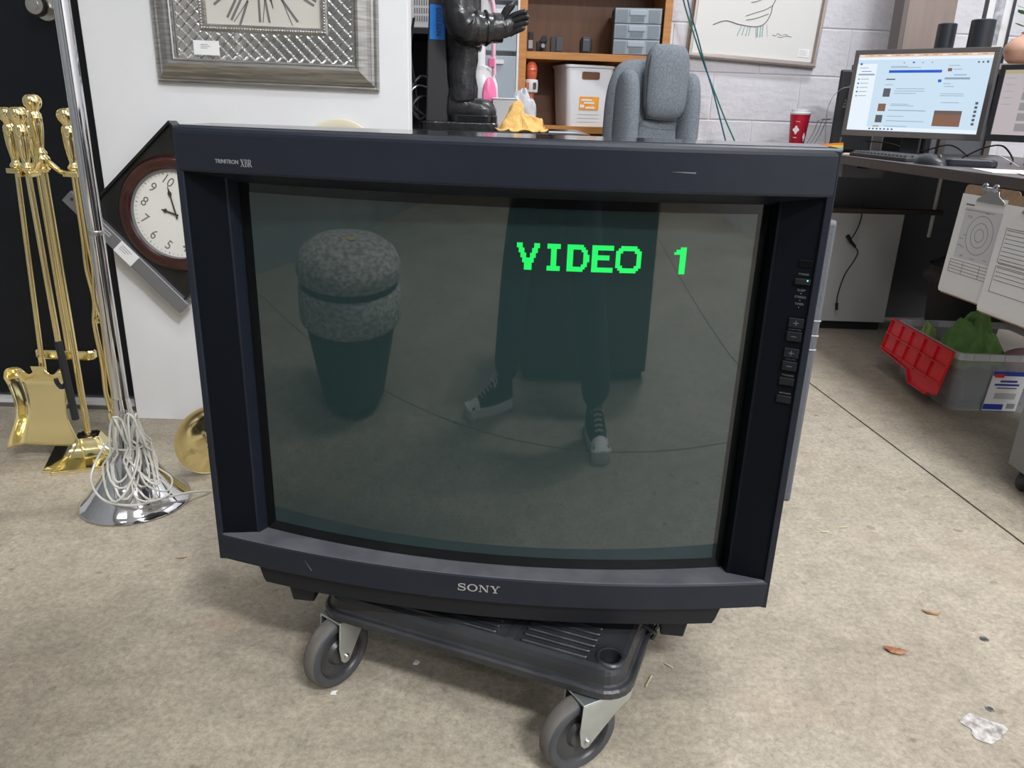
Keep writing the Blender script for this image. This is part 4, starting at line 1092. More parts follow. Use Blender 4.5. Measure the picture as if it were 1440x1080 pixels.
# black equipment rack seen in the gap, with its white device and dangling leads
RK = thing('equipment_rack', 'black rack of shelves in the dark gap beside the partition', 'rack', (-0.52, 3.20, 0))
MB().box((-0.30, 0.18, 0), (0.30, 0.20, 1.30)).build('back_panel', 'black_matte', RK)
for z in (0.02, 0.42, 0.80, 1.148): MB().box((-0.30, -0.17, z), (0.30, 0.18, z+0.018)).build('shelf', 'black_matte', RK)
for x in (-0.29, 0.29): MB().box((x-0.01, -0.17, 0), (x+0.01, 0.18, 1.30)).build('side', 'black_matte', RK)
dv = thing('vented_device', 'beige box with rows of vent slots on top of the black rack', 'device', (-0.375, 3.10, 1.167))
MB().box((-0.075, -0.06, 0), (0.075, 0.10, 0.10)).build('case', 'offwhite_plastic', dv, bevel=0.004)
for r_ in range(3):
    for c in range(9):
        MB().box((-0.018+c*0.0085, -0.0615, 0.022+r_*0.026), (-0.014+c*0.0085, -0.0595, 0.040+r_*0.026)).build('vent_slot', 'ink_grey', dv)
for k, (m, pts) in enumerate((('cable_black', [(-0.345, 2.52, 1.30), (-0.352, 2.53, 1.16), (-0.340, 2.52, 1.05), (-0.330, 2.52, 0.98), (-0.322, 2.53, 0.90), (-0.315, 2.53, 0.80)]),
                      ('cable_black', [(-0.330, 2.54, 1.15), (-0.343, 2.53, 1.04), (-0.327, 2.53, 0.965), (-0.335, 2.53, 0.90), (-0.318, 2.53, 0.86), (-0.312, 2.53, 0.78)]),
                      ('charcoal', [(-0.292, 2.56, 0.985), (-0.312, 2.53, 0.985), (-0.335, 2.52, 0.955), (-0.330, 2.52, 0.90), (-0.30, 2.54, 0.868), (-0.28, 2.55, 0.80)]),
                      ('wire', [(-0.290, 2.55, 0.955), (-0.318, 2.52, 0.960), (-0.338, 2.51, 0.935), (-0.330, 2.52, 0.880), (-0.300, 2.54, 0.850)]),
                      ('charcoal', [(-0.285, 2.55, 0.93), (-0.315, 2.52, 0.925), (-0.334, 2.51, 0.895), (-0.312, 2.52, 0.862), (-0.29, 2.54, 0.88)]))):
    names = ['black lead hanging down the gap nearest the partition', 'black lead looping just right of the first in the dark gap', 'thick dark grey lead looped low beside the statue post', 'thin grey lead looped behind the statue post', 'dark grey lead coiled at the foot of the gap']
    tag(MB().tube(spline(pts, 6), 0.0042 if m != 'wire' else 0.003, 6).build('cable', m), names[k], 'cable', 'leads in the gap beside the partition')

# ------------------------------------------------------------------ bookcase
BC = thing('bookcase', 'orange wood bookcase with open shelves against the block wall', 'bookcase', (0.0, 3.60, 0), R(5.5))
BCW = 0.645
for x in (-0.018, BCW-0.036): MB().box((x, 0, 0), (x+0.034, 0.018, 1.80)).build('front_post', 'orange_wood', BC, bevel=0.001)
for x in (-0.016, BCW-0.020): MB().box((x, 0.018, 0), (x+0.018, 0.27, 1.80)).build('side_panel', 'orange_wood', BC)
MB().box((0.0, 0.262, 0.02), (BCW-0.02, 0.27, 1.80)).build('back_panel', 'brown_wood', BC)
for z in (0.06, 0.43, 0.808, 1.1095, 1.48, 1.78):
    MB().box((0.0165, 0.004, z), (BCW-0.036, 0.26, z+0.030)).build('shelf', 'orange_wood', BC, bevel=0.001)
Z1, Z2 = 0.838, 1.1395
def bc(x, y, z=0): 
    a = R(5.5); return (x*math.cos(a)-y*math.sin(a), 3.60+x*math.sin(a)+y*math.cos(a), z)
# white tub
TB = thing('storage_tub', 'tapered white plastic tub with a cut-out handle and orange label on the bookcase shelf', 'tub', bc(0.292, 0.135, Z1), R(15))
def tub():
    r = lambda w, d, z: [(x, y, z) for x, y in rrect(w, d, 0.022, 5)]
    mb = MB()
    mb.loft([r(0.19, 0.19, 0.0), r(0.222, 0.215, 0.246), r(0.232, 0.225, 0.246), r(0.234, 0.227, 0.256), r(0.220, 0.213, 0.256), r(0.214, 0.207, 0.246), r(0.183, 0.183, 0.006)], smooth=False)
    return mb.build('tub_body', 'white_plastic', TB)
tub()
fr_ = lambda x, z: frame((x, -0.095-0.0125*z/0.246-0.0004, z), (1, 0, 0), (0, -0.05, 1))
MB().prism([(x, y) for x, y in rrect(0.082, 0.032, 0.007)], 0, 0.0012, fr_(0.0, 0.213)).build('handle_slot', 'brown_wood', TB)
lb = MB().prism([(x, y) for x, y in rrect(0.092, 0.056, 0.004)], 0, 0.0012, fr_(0.0, 0.098)).build('label_sticker', 'label_orange', TB)
for x, z, w, h in ((-0.012, 0.112, 0.050, 0.007), (0.000, 0.100, 0.050, 0.007), (-0.032, 0.086, 0.020, 0.012), (0.006, 0.080, 0.044, 0.007)):
    MB().prism(rect(-w/2, -h/2, w/2, h/2), 0.0012, 0.0018, fr_(x, z)).build('label_print', 'paper', lb)
for k in range(3): MB().prism(rect(-0.05, -0.0006, 0.05, 0.0006), 0.0, 0.0008, fr_(0.0, 0.052-0.016*k)).build('tub_rib', 'offwhite_plastic', TB)
# microphone
MC = thing('karaoke_microphone', 'rose gold karaoke microphone standing upright on the bookcase shelf', 'microphone', bc(0.045, 0.035, Z1))
MB().lathe([(0.0, 0.0), (0.013, 0.0), (0.0135, 0.05), (0.0160, 0.135), (0.0, 0.135)], 24).build('grip', 'rose_gold', MC)
MB().lathe([(0.020, 0.133), (0.0295, 0.137), (0.0305, 0.150), (0.0305, 0.180), (0.0285, 0.188), (0.020, 0.190), (0.0, 0.190)], 28).build('control_collar', 'offwhite_plastic', MC)
for a in (-1, 1): MB().box((a*0.016-0.007, -0.0325, 0.150), (a*0.016+0.007, -0.026, 0.176)).build('button_pad', 'pc_grey' if a > 0 else 'rose_gold', MC, bevel=0.001)
MB().lathe([(0.018, 0.190), (0.022, 0.196), (0.0245, 0.212), (0.0255, 0.226), (0.0255, 0.231), (0.0235, 0.244), (0.017, 0.257), (0.008, 0.263), (0.0, 0.264)], 28).build('grille', 'orange_mesh', MC)
MB().lathe([(0.0258, 0.222), (0.0268, 0.225), (0.0268, 0.230), (0.0258, 0.233)], 28, cap=False).build('grille_band', 'rose_gold', MC)
# small black gadgets on the upper shelf
g1 = thing('stapler', 'upright black stapler with a silver front leaning in the bookcase corner', 'stapler', bc(0.036, 0.03, Z2))
MB().box((-0.011, -0.012, 0), (0.011, 0.03, 0.078)).build('body', 'black_matte', g1, bevel=0.004); MB().box((-0.009, -0.0135, 0.012), (0.009, -0.011, 0.045)).build('silver_front', 'satin_steel', g1)
g2 = thing('tape_gun', 'black gadget with a round silver end, second along the upper shelf', 'gadget', bc(0.086, 0.05, Z2))
MB().box((-0.022, -0.01, 0), (0.020, 0.04, 0.042)).loft([[(x0, -0.014, z), (x1, -0.014, z), (x1, 0.04, z), (x0, 0.04, z)] for z, x0, x1 in ((0.04, -0.012, 0.024), (0.056, -0.004, 0.024), (0.066, 0.002, 0.022))]).build('body', 'black_matte', g2, bevel=0.003)
MB().lathe([(0.0095, 0), (0.0095, 0.03), (0.008, 0.032), (0, 0.032)], 18, Matrix.Translation((0.006, -0.012, 0.024)) @ Matrix.Rotation(R(90), 4, 'X')).build('silver_end', 'satin_steel', g2)
g3 = thing('adapter_box', 'black box-shaped charger, third along the upper shelf', 'gadget', bc(0.155, 0.05, Z2))
MB().box((-0.030, -0.016, 0), (0.024, 0.05, 0.064)).build('body', 'charcoal', g3, bevel=0.004); MB().box((-0.006, -0.022, 0.004), (0.024, -0.016, 0.062)).build('raised_face', 'pc_grey', g3, bevel=0.003)
g4 = thing('digital_clock', 'small black digital clock standing alone in the middle of the upper shelf', 'clock', bc(0.280, 0.04, Z2))
MB().loft([[(x, y, z) for x, y in rrect(w, 0.05, 0.012, 3)] for z, w in ((0, 0.044), (0.006, 0.052), (0.050, 0.054), (0.064, 0.040))]).build('body', 'black_matte', g4, bevel=0.001)
MB().box((-0.015, -0.031, 0.008), (0.015, -0.024, 0.066)).build('face', 'pc_grey', g4, bevel=0.001); MB().box((-0.011, -0.0315, 0.052), (0.011, -0.031, 0.056)).build('display_line', 'grey_strip', g4)
# parts organiser with clear drawers
OG = thing('parts_organiser', 'black parts organiser with three clear drawers on the upper shelf', 'organiser', bc(0.498, 0.02, Z2), R(-3))
MB().box((-0.104, 0.0, 0), (0.104, 0.19, 0.190)).build('cabinet', 'charcoal', OG, bevel=0.002)
for k in range(3):
    z0 = 0.003+k*0.062
    d_ = MB().box((-0.099, -0.012, z0), (0.099, -0.002, z0+0.059)).build('drawer', 'clear_drawer', OG, bevel=0.002)
    MB().box((-0.038, -0.022, z0+0.030), (0.034, -0.012, z0+0.052)).build('drawer_pull', 'clear_drawer', d_, bevel=0.003)
    MB().box((-0.030, -0.0130, z0+0.006), (0.026, -0.0118, z0+0.024)).build('label_card', 'drawer_inside', d_)
    for x in (-0.094, 0.046): MB().box((x, -0.0135, z0+0.006), (x+0.048, -0.0118, z0+0.052)).build('clear_pane', 'drawer_inside', d_)

# ------------------------------------------------------------------ grey office chair
CH = thing('office_chair', 'grey fabric high-back office chair in front of the bookcase', 'chair', (0.515, 3.24, 0), R(24))
def pad(w, t, h, cx, cy, cz, m, name, parent, rx=0.0, sub=2, bulge=0.0):
    mb = MB()
    nx, nz = 5, 7
    def f(sgn):
        return [[(cx + w*(i/nx-0.5)*(1-0.22*(abs(2*j/nz-1)**6)), cy + sgn*(t/2)*(1-0.55*abs(2*i/nx-1)**3)*(1-0.35*abs(2*j/nz-1)**4), cz + h*(j/nz-0.5)*(1-0.06*abs(2*i/nx-1)**3)) for i in range(nx+1)] for j in range(nz+1)]
    F, B = f(-1), f(1)
    vs = [p for r in F for p in r] + [p for r in B for p in r]
    o = (nx+1)*(nz+1); fs = []
    id_ = lambda s, i, j: s*o + j*(nx+1)+i
    for j in range(nz):
        for i in range(nx):
            fs.append((id_(0,i,j), id_(0,i+1,j), id_(0,i+1,j+1), id_(0,i,j+1))); fs.append((id_(1,i,j+1), id_(1,i+1,j+1), id_(1,i+1,j), id_(1,i,j)))
    for i in range(nx):
        fs.append((id_(0,i+1,0), id_(0,i,0), id_(1,i,0), id_(1,i+1,0))); fs.append((id_(0,i,nz), id_(0,i+1,nz), id_(1,i+1,nz), id_(1,i,nz)))
    for j in range(nz):
        fs.append((id_(0,0,j), id_(0,0,j+1), id_(1,0,j+1), id_(1,0,j))); fs.append((id_(0,nx,j+1), id_(0,nx,j), id_(1,nx,j), id_(1,nx,j+1)))
    mb.add(vs, fs, True)
    return mb.build(name, m, parent, sub=sub)
bk_ = pad(0.40, 0.14, 0.66, 0.0, 0.02, 0.775, 'fabric_grey', 'backrest', CH)
for s in (-1, 1):
    bo = pad(0.085, 0.13, 0.60, s*0.140, -0.045, 0.76, 'fabric_grey', 'side_bolster', CH)
pad(0.200, 0.080, 0.46, 0.0, -0.045, 0.66, 'fabric_grey', 'back_cushion', CH)
hp = pad(0.190, 0.10, 0.275, 0.006, -0.080, 1.015, 'fabric_grey', 'headrest', CH)
MB().tube(spline([(-0.085, -0.1, 0.885), (-0.04, -0.128, 0.880), (0.045, -0.128, 0.880), (0.092, -0.1, 0.885)], 5), 0.0022, 6).build('seam', 'seam', hp)
MB().tube(spline([(-0.085, -0.105, 0.885), (-0.092, -0.105, 0.96), (-0.088, -0.098, 1.06), (-0.072, -0.09, 1.12), (-0.05, -0.07, 1.145)], 5), 0.0022, 6).build('seam', 'seam', hp)
pad(0.46, 0.48, 0.13, 0.0, -0.18, 0.45, 'fabric_grey', 'seat', CH)
for s in (-1, 1):
    MB().tube(spline([(s*0.22, 0.02, 0.52), (s*0.27, 0.0, 0.60), (s*0.28, -0.10, 0.64), (s*0.27, -0.26, 0.62), (s*0.24, -0.30, 0.50)], 6), 0.018, 8).build('armrest', 'charcoal', CH)
MB().lathe([(0.03, 0.08), (0.03, 0.40), (0, 0.40)], 16, Matrix.Translation((0, -0.15, 0))).build('column', 'charcoal', CH)
for k in range(5):
    a = 2*PI*k/5+0.4
    ft = MB().tube([(0.02*math.cos(a), -0.15+0.02*math.sin(a), 0.10), (0.28*math.cos(a), -0.15+0.28*math.sin(a), 0.065)], [0.024, 0.016], 8).build('base_arm', 'charcoal', CH)
    c = Vector((0.28*math.cos(a), -0.15+0.28*math.sin(a), 0.027))
    MB().cyl(c+Vector((-0.018*math.sin(a), 0.018*math.cos(a), 0)), c-Vector((-0.018*math.sin(a), 0.018*math.cos(a), 0)), 0.027, 16).build('caster', 'caster_dark', ft)

# ------------------------------------------------------------------ framed line drawing on the block wall
PW, PH = 0.642, 0.80
PC = thing('framed_drawing', 'framed pencil line drawing with teal dashes hanging crooked on the block wall', 'picture', (1.25-0.476, 4.03-0.046, 1.1615), 0, rot=(0, R(2.6), R(5.5)))
def pbar(pts, m, name): return MB().loft(pts).build(name, m, PC)
def pic_ring(prof, name, m):
    mb = MB(); k = len(prof); vs = []; fs = []
    for ins, d in prof: vs += [(ins, -d, ins), (PW-ins, -d, ins), (PW-ins, -d, PH-ins), (ins, -d, PH-ins)]
    for j in range(k):
        j2 = (j+1) % k
        for i in range(4): fs.append((j*4+i, j*4+(i+1) % 4, j2*4+(i+1) % 4, j2*4+i))
    mb.add(vs, fs); return mb.build(name, m, PC)
pic_ring([(0.0, 0.0), (0.0, 0.020), (0.008, 0.030), (0.018, 0.030), (0.024, 0.020), (0.024, 0.0)], 'frame_moulding', 'frame_metal')
MB().box((0.02, -0.012, 0.02), (PW-0.02, -0.004, PH-0.02)).build('art_sheet', 'art_paper', PC)
PO = (-0.476, 1.1615)
ca, sa = math.cos(R(2.6)), math.sin(R(2.6))
def pl(u, z):
    du, dz = u-PO[0], z-PO[1]
    return (du*ca - dz*sa, -0.0125, du*sa + dz*ca)
def stroke(pts, r=0.0016, m='pencil', name='pencil_line'):
    return MB().tube(spline([pl(u, z) for u, z in pts], 6), r, 5).build(name, m, PC)
stroke([(-0.3604, 1.3045), (-0.3006, 1.3236), (-0.2295, 1.3095), (-0.1521, 1.3033), (-0.1092, 1.3203), (-0.0873, 1.3609), (-0.0823, 1.3975), (-0.0624, 1.45), (-0.07, 1.53), (-0.13, 1.60)], 0.0020)
stroke([(-0.2068, 1.3471), (-0.1572, 1.3642), (-0.1150, 1.378), (-0.0823, 1.3975)]); stroke([(-0.203, 1.330), (-0.1538, 1.3400), (-0.0976, 1.3605)]); stroke([(-0.188, 1.405), (-0.1524, 1.4138), (-0.1074, 1.4367), (-0.08, 1.46)])
stroke([(-0.19, 1.47), (-0.14, 1.475), (-0.09, 1.50)]); stroke([(-0.3604, 1.60), (-0.30, 1.66), (-0.2, 1.68), (-0.13, 1.60)])
for k, (u0, z0, u1, z1) in enumerate(((-0.222, 1.303, -0.238, 1.262), (-0.206, 1.302, -0.214, 1.266), (-0.190, 1.301, -0.196, 1.262), (-0.178, 1.300, -0.182, 1.264), (-0.150, 1.300, -0.144, 1.258), (-0.142, 1.302, -0.138, 1.260), (-0.128, 1.306, -0.126, 1.258), (-0.117, 1.310, -0.116, 1.262), (-0.100, 1.316, -0.090, 1.262))):
    MB().tube([pl(u0, z0), pl(u1, z1)], 0.0022 if k < 8 else 0.001, 5).build('teal_dash', 'teal_pencil', PC)
stroke([(-0.066, 1.272), (-0.050, 1.268), (-0.040, 1.278), (-0.022, 1.270), (-0.004, 1.276), (0.010, 1.272)], 0.0010, 'ink_grey', 'signature'); stroke([(-0.040, 1.264), (-0.020, 1.262), (0.0, 1.268), (0.030, 1.266)], 0.0010, 'ink_grey', 'signature')
MB().box((0, -0.0135, 0), (0.058, -0.0125, 0.036)).build('gallery_label', 'paper', PC).location = (0.545, 0, 0.044)
for k in range(4): MB().box((0.552, -0.0140, 0.053+k*0.006), (0.590-0.004*(k % 2), -0.0135, 0.0545+k*0.006)).build('gallery_label_line', 'paper_shade', PC)
# two network leads dropping from above
for m, label, pts in (('cable_green', 'green network lead slanting down over the left edge of the drawing', [(0.662, 3.86, 1.586), (0.718, 3.86, 1.389), (0.79, 3.86, 1.229), (0.841, 3.86, 1.125), (0.905, 3.86, 1.004), (0.969, 3.86, 0.886), (1.038, 3.86, 0.769), (1.101, 3.86, 0.656)]),
                      ('cable_blue', 'dark blue network lead slanting down beside the green one', [(0.679, 3.845, 1.584), (0.734, 3.845, 1.388), (0.8, 3.845, 1.228), (0.841, 3.845, 1.125), (0.895, 3.845, 1.003), (0.938, 3.845, 0.895), (0.987, 3.845, 0.768), (1.029, 3.845, 0.655)])):
    tag(MB().tube(spline(pts, 8), 0.0036, 6).build('network_cable', m), label, 'cable')
# ------------------------------------------------------------------ right: desk along the side of the room
DZ = 0.77
DK = thing('office_desk', 'dark brown office desk running along the right side under the monitors', 'desk', (1.345, 1.70, 0), R(3.1))
MB().box((0.0, 0.0, DZ-0.004), (0.95, 2.20, DZ)).build('desk_top', 'desk_top', DK)
MB().box((0.0, 0.0, DZ-0.032), (0.95, 2.20, DZ-0.004)).build('desk_edge', 'desk_edge', DK, bevel=0.002)
MB().box((0.80, 0.05, 0.10), (0.83, 2.10, DZ-0.040)).build('modesty_panel', 'desk_panel', DK)
MB().box((0.0, 1.86, 0.02), (0.80, 1.88, DZ-0.032)).build('rear_panel', 'desk_panel', DK)
MB().box((-0.0+0.03, 1.50, DZ-0.085), (0.20, 1.85, DZ-0.032)).build('apron', 'desk_panel', DK)
MB().box((0.02, 1.610, 0.530), (0.553, 1.632, 0.553)).build('foot_rail', 'rail_brown', DK, bevel=0.004)
MB().cyl((0.546, 1.673, 0.43), (0.546, 1.673, DZ-0.032), 0.0078, 12).build('light_leak_bar', 'white_plastic', DK)  # white bar standing in for a streak of leaking light
for x, y in ((0.86, 0.08), (0.86, 2.08), (0.10, 2.08)): MB().box((x-0.025, y-0.025, 0), (x+0.025, y+0.025, DZ-0.04)).build('leg', 'desk_panel', DK)
MB().lathe([(0.024, 0), (0.024, 0.006), (0.018, 0.008), (0.0, 0.008)], 24, Matrix.Translation((0.10, 1.47, DZ-0.040)) @ Matrix.Rotation(PI, 4, 'X')).build('grommet', 'black_gloss', DK)
# white cabinet under the desk and its dangling lead
WC = thing('white_cabinet', 'plain white cabinet standing under the far end of the desk', 'cabinet', (1.345, 3.40, 0))
MB().box((0.0, 0.0, 0.040), (0.333, 0.025, 0.527)).build('door', 'cabinet_white', WC, bevel=0.002)
MB().box((0.0, 0.027, 0.040), (0.333, 0.14, 0.527)).build('body', 'cabinet_white', WC, bevel=0.002)
MB().box((0.012, 0.02, 0.0), (0.321, 0.13, 0.040)).build('plinth', 'black_matte', WC)
LD = thing('dangling_lead', 'thin black lead with a plug dangling in front of the white cabinet', 'cable', (1.42, 3.37, 0.10))
MB().tube(spline([(0.055, 0.0, 0.48), (0.058, 0.0, 0.40), (0.045, 0.0, 0.345), (0.028, 0.0, 0.305), (0.048, 0.0, 0.285), (0.070, 0.0, 0.262), (0.062, 0.0, 0.225), (0.030, 0.0, 0.155), (0.016, 0.0, 0.07), (0.020, 0.0, 0.02)], 8), 0.0028, 6).build('wire', 'cable_black', LD)
MB().tube([(0.012, -0.002, 0.330), (0.03, -0.002, 0.305), (0.055, -0.002, 0.282)], [0.010, 0.0075, 0.006], 8).build('adapter', 'cable_black', LD)
MB().tube([(0.018, 0, 0.03), (0.022, 0, 0.0)], [0.0075, 0.006], 8).build('plug', 'cable_black', LD)
# dark bin and bag in the shadow under the desk
DB = thing('dark_bin', 'dark waste bin in the shadow under the desk', 'bin', (1.80, 3.02, 0))
MB().lathe([(0.0, 0.0), (0.12, 0.0), (0.15, 0.36), (0.156, 0.36), (0.156, 0.375), (0.146, 0.375), (0.116, 0.012), (0.0, 0.012)], 28).build('bucket', 'black_matte', DB)
def bagtop(u, v):
    a = 2*PI*u
    k = 1+0.10*mnoise.noise(Vector((math.cos(a)*2, math.sin(a)*2, v*2)))
    r = 0.165*k*(0.35+0.65*math.sin(PI*(0.15+0.55*v)))
    return (r*math.cos(a), r*math.sin(a), 0.40-0.10*v+0.02*mnoise.noise(Vector((a, v*3, 2))))
MB().grid(bagtop, 30, 10).build('bin_liner', 'charcoal', DB)

# ------------------------------------------------------------------ on the desk
# red take-away cup
CP = thing('coffee_cup', 'red paper coffee cup with a white lid beside the wire rack', 'cup', (1.283, 3.75, DZ))
MB().lathe([(0.0, 0.0), (0.030, 0.0), (0.032, 0.004), (0.0445, 0.150), (0.0, 0.150)], 36).build('cup', 'cup_red', CP)
MB().lathe([(0.0455, 0.148), (0.0465, 0.151), (0.0465, 0.156), (0.0425, 0.158), (0.0415, 0.170), (0.0375, 0.171), (0.036, 0.166), (0.0, 0.166)], 36, cap=False).build('lid', 'white_plastic', CP)
def cupd(a, z, polys, name):
    r = 0.032+0.0125*z/0.15+0.0006
    Mx = frame((r*math.sin(a), -r*math.cos(a), z), (math.cos(a), math.sin(a), 0), (0.0, 0.0, 1))
    mb = MB()
    for p in polys: mb.prism(p, 0, 0.0006, Mx)
    mb.build(name, 'paper', CP)
blob = [(0.012*math.cos(t)*(1+0.22*math.cos(4*t)), 0.016*math.sin(t)*(1+0.22*math.cos(4*t))) for t in [2*PI*i/28 for i in range(28)]]
cupd(R(-34), 0.082, [blob], 'white_leaf'); cupd(R(28), 0.052, [[(x*0.45, y*1.1) for x, y in blob]], 'white_leaf')
cupd(R(-30), 0.118, [rect(-0.009, -0.0008, 0.012, 0.0008)], 'print_line'); cupd(R(-36), 0.048, [rect(-0.008, -0.0015, 0.008, 0.0015)], 'print_line')
# wire rack
WR_ = thing('wire_rack', 'grey wire letter rack standing between the red cup and the computer', 'rack', (1.30, 3.64, DZ))
for k in range(3):
    x = 0.017*k-0.012
    MB().tube(spline([(x-0.01, 0, 0.0), (x+0.005+0.02, 0, 0.07), (x+0.040, 0, 0.122), (x+0.052, 0.0, 0.130), (x+0.052, 0.04, 0.130)], 6), 0.0018, 6).build('wire', 'wire', WR_)
MB().tube(spline([(0.016, 0, 0.112), (0.026, 0, 0.127), (0.043, 0, 0.131), (0.082, 0, 0.133)], 6), 0.0024, 6).build('top_rail', 'wire', WR_)
MB().tube([(-0.024, 0, 0.003), (0.07, 0, 0.003)], 0.0024, 6).tube([(-0.024, 0.04, 0.003), (0.07, 0.04, 0.003)], 0.0024, 6).build('base_rail', 'wire', WR_)
# computer tower
PCT = thing('computer_tower', 'dark grey computer tower standing behind the left edge of the big monitor', 'computer', (1.339, 3.50, DZ), R(-22))
MB().box((0.0, 0.0, 0.004), (0.165, 0.34, 0.330)).build('case', 'pc_grey', PCT, bevel=0.006)
MB().box((0.008, -0.006, 0.010), (0.157, 0.001, 0.324)).build('front_panel', 'pc_grey', PCT, bevel=0.003)
MB().box((0.040, 0.05, 0.330), (0.165, 0.30, 0.352)).build('top_box', 'blue_flag', PCT, bevel=0.003).data.materials[0] = MATS['pc_grey']
for k, z in enumerate((0.205, 0.192, 0.180)):
    MB().box((0.036-0.003*k, -0.0085, z), (0.042, -0.0060, z+0.008)).build('front_port', 'satin_steel', PCT)
MB().box((0.046, -0.0085, 0.226), (0.054, -0.006, 0.234)).build('headphone_jack', 'black_gloss', PCT)
MB().box((0.040, -0.008, 0.040), (0.048, -0.006, 0.062)).build('badge', 'satin_steel', PCT)
MB().tube(spline([(0.052, -0.030, 0.262), (0.030, -0.032, 0.259), (0.010, -0.026, 0.250), (-0.015, 0.02, 0.222), (-0.030, 0.10, 0.175), (-0.030, 0.18, 0.11), (-0.02, 0.24, 0.02)], 6), 0.0011, 6).build('usb_lead', 'white_plastic', PCT)
MB().box((0.044, -0.036, 0.257), (0.066, -0.006, 0.269)).build('usb_plug', 'white_plastic', PCT, bevel=0.002)
# monitors
def monitor(name, label, bl, br, z0, z1, bez, scr, lean=0.03):
    bl = Vector(bl); br = Vector(br)
    w = (br-bl).length; c = (bl+br)/2; yaw = math.atan2((br-bl).y, (br-bl).x)
    t = thing(name, label, 'monitor', (c.x, c.y, DZ), yaw)
    h = z1-z0; zz = z0-DZ
    Mx = Matrix.Translation((0, 0, zz)) @ Matrix.Rotation(-lean, 4, 'X')
    body = MB().box((-w/2, 0.008, 0), (w/2, 0.042, h), Mx).build('housing', 'bezel_dark', t, bevel=0.004)
    b = 0.017
    for lo, hi in (((-w/2, 0, 0), (w/2, 0.010, b*1.35)), ((-w/2, 0, h-b), (w/2, 0.010, h)), ((-w/2, 0, b*1.35), (-w/2+b, 0.010, h-b)), ((w/2-b, 0, b*1.35), (w/2, 0.010, h-b))):
        MB().box(lo, hi, Mx).build('bezel', bez, t, bevel=0.001)
    sc = MB().box((-w/2+b, 0.004, b*1.35), (w/2-b, 0.008, h-b), Mx).build('screen', scr, t)
    MB().box((-0.035, 0.05, 0.012), (0.035, 0.075, zz+h*0.45)).build('stand_neck', 'bezel_dark', t, bevel=0.004)
    MB().prism(rrect(0.24, 0.18, 0.05, 6, 0, 0.05), 0.0, 0.014).build('stand_base', 'bezel_dark', t, bevel=0.002)
    sw, sh = w-2*b, h-b-b*1.35
    def ui(x0, y0, x1, y1, m, nm='screen_item', d=0.0006):
        # x from the left, y from the top, as fractions of the screen
        MB().box((-w/2+b+x0*sw, 0.004-d, b*1.35+(1-y1)*sh), (-w/2+b+x1*sw, 0.0041, b*1.35+(1-y0)*sh), Mx).build(nm, m, sc)
    return t, ui, Mx
MA, ua, _m = monitor('wide_monitor', 'wide taupe framed monitor showing a pale blue web page', (1.329, 3.36), (1.708, 3.013), 0.842, 1.1655, 'bezel_taupe', 'screen_blue')
ua(0, 0, 1, 0.035, 'ui_peach', d=0.0005); ua(0, 0.035, 1, 0.07, 'ui_white', d=0.0005)
ua(0.26, 0.205, 0.66, 0.240, 'ui_royal'); ua(0.645, 0.325, 0.67, 0.36, 'ui_royal')
ua(0.0, 0.95, 1, 1, 'ui_white', d=0.0005); ua(0.0, 0.12, 0.16, 0.95, 'ui_white', d=0.0004)
for x0, y0, x1, y1, m in ((0.36, 0.105, 0.372, 0.12, 'ui_grey'), (0.43, 0.10, 0.446, 0.118, 'ui_royal'), (0.50, 0.105, 0.512, 0.12, 'ui_grey'), (0.57, 0.105, 0.582, 0.12, 'ui_grey'), (0.90, 0.105, 0.912, 0.125, 'ui_dark'), (0.93, 0.105, 0.942, 0.125, 'ui_dark'), (0.96, 0.10, 0.975, 0.125, 'ui_dark'),
        (0.02, 0.11, 0.038, 0.135, 'ui_royal'), (0.02, 0.17, 0.09, 0.178, 'ui_grey'), (0.04, 0.215, 0.12, 0.222, 'ui_royal'), (0.02, 0.25, 0.15, 0.27, 'ui_grey'), (0.27, 0.155, 0.40, 0.163, 'ui_grey'), (0.27, 0.17, 0.50, 0.177, 'ui_grey'),
        (0.25, 0.315, 0.32, 0.33, 'ui_dark'), (0.25, 0.39, 0.31, 0.397, 'ui_grey'), (0.245, 0.44, 0.30, 0.55, 'ui_dark'), (0.225, 0.64, 0.285, 0.74, 'ui_brown'), (0.22, 0.79, 0.275, 0.89, 'ui_dark'), (0.21, 0.93, 0.26, 0.95, 'ui_yellow'),
        (0.70, 0.15, 0.78, 0.157, 'ui_grey'), (0.70, 0.185, 0.73, 0.225, 'ui_brown'), (0.74, 0.195, 0.80, 0.203, 'ui_grey'), (0.75, 0.265, 0.84, 0.272, 'ui_royal'), (0.69, 0.30, 0.87, 0.325, 'ui_grey'), (0.69, 0.375, 0.74, 0.382, 'ui_grey'), (0.70, 0.41, 0.77, 0.417, 'ui_grey'), (0.68, 0.50, 0.85, 0.507, 'ui_grey'), (0.68, 0.525, 0.85, 0.532, 'ui_grey'), (0.70, 0.61, 0.83, 0.617, 'ui_grey'),
        (0.665, 0.715, 0.865, 0.915, 'ui_brown'), (0.665, 0.715, 0.865, 0.765, 'ui_dark'), (0.34, 0.44, 0.56, 0.447, 'ui_grey'), (0.33, 0.47, 0.56, 0.477, 'ui_grey'), (0.33, 0.50, 0.50, 0.507, 'ui_grey'), (0.32, 0.64, 0.46, 0.647, 'ui_grey'), (0.32, 0.66, 0.50, 0.667, 'ui_grey'), (0.31, 0.72, 0.60, 0.730, 'ui_grey'), (0.31, 0.80, 0.44, 0.807, 'ui_grey'), (0.31, 0.86, 0.60, 0.868, 'ui_grey'), (0.30, 0.93, 0.48, 0.937, 'ui_grey')):
    ua(x0, y0, x1, y1, m)
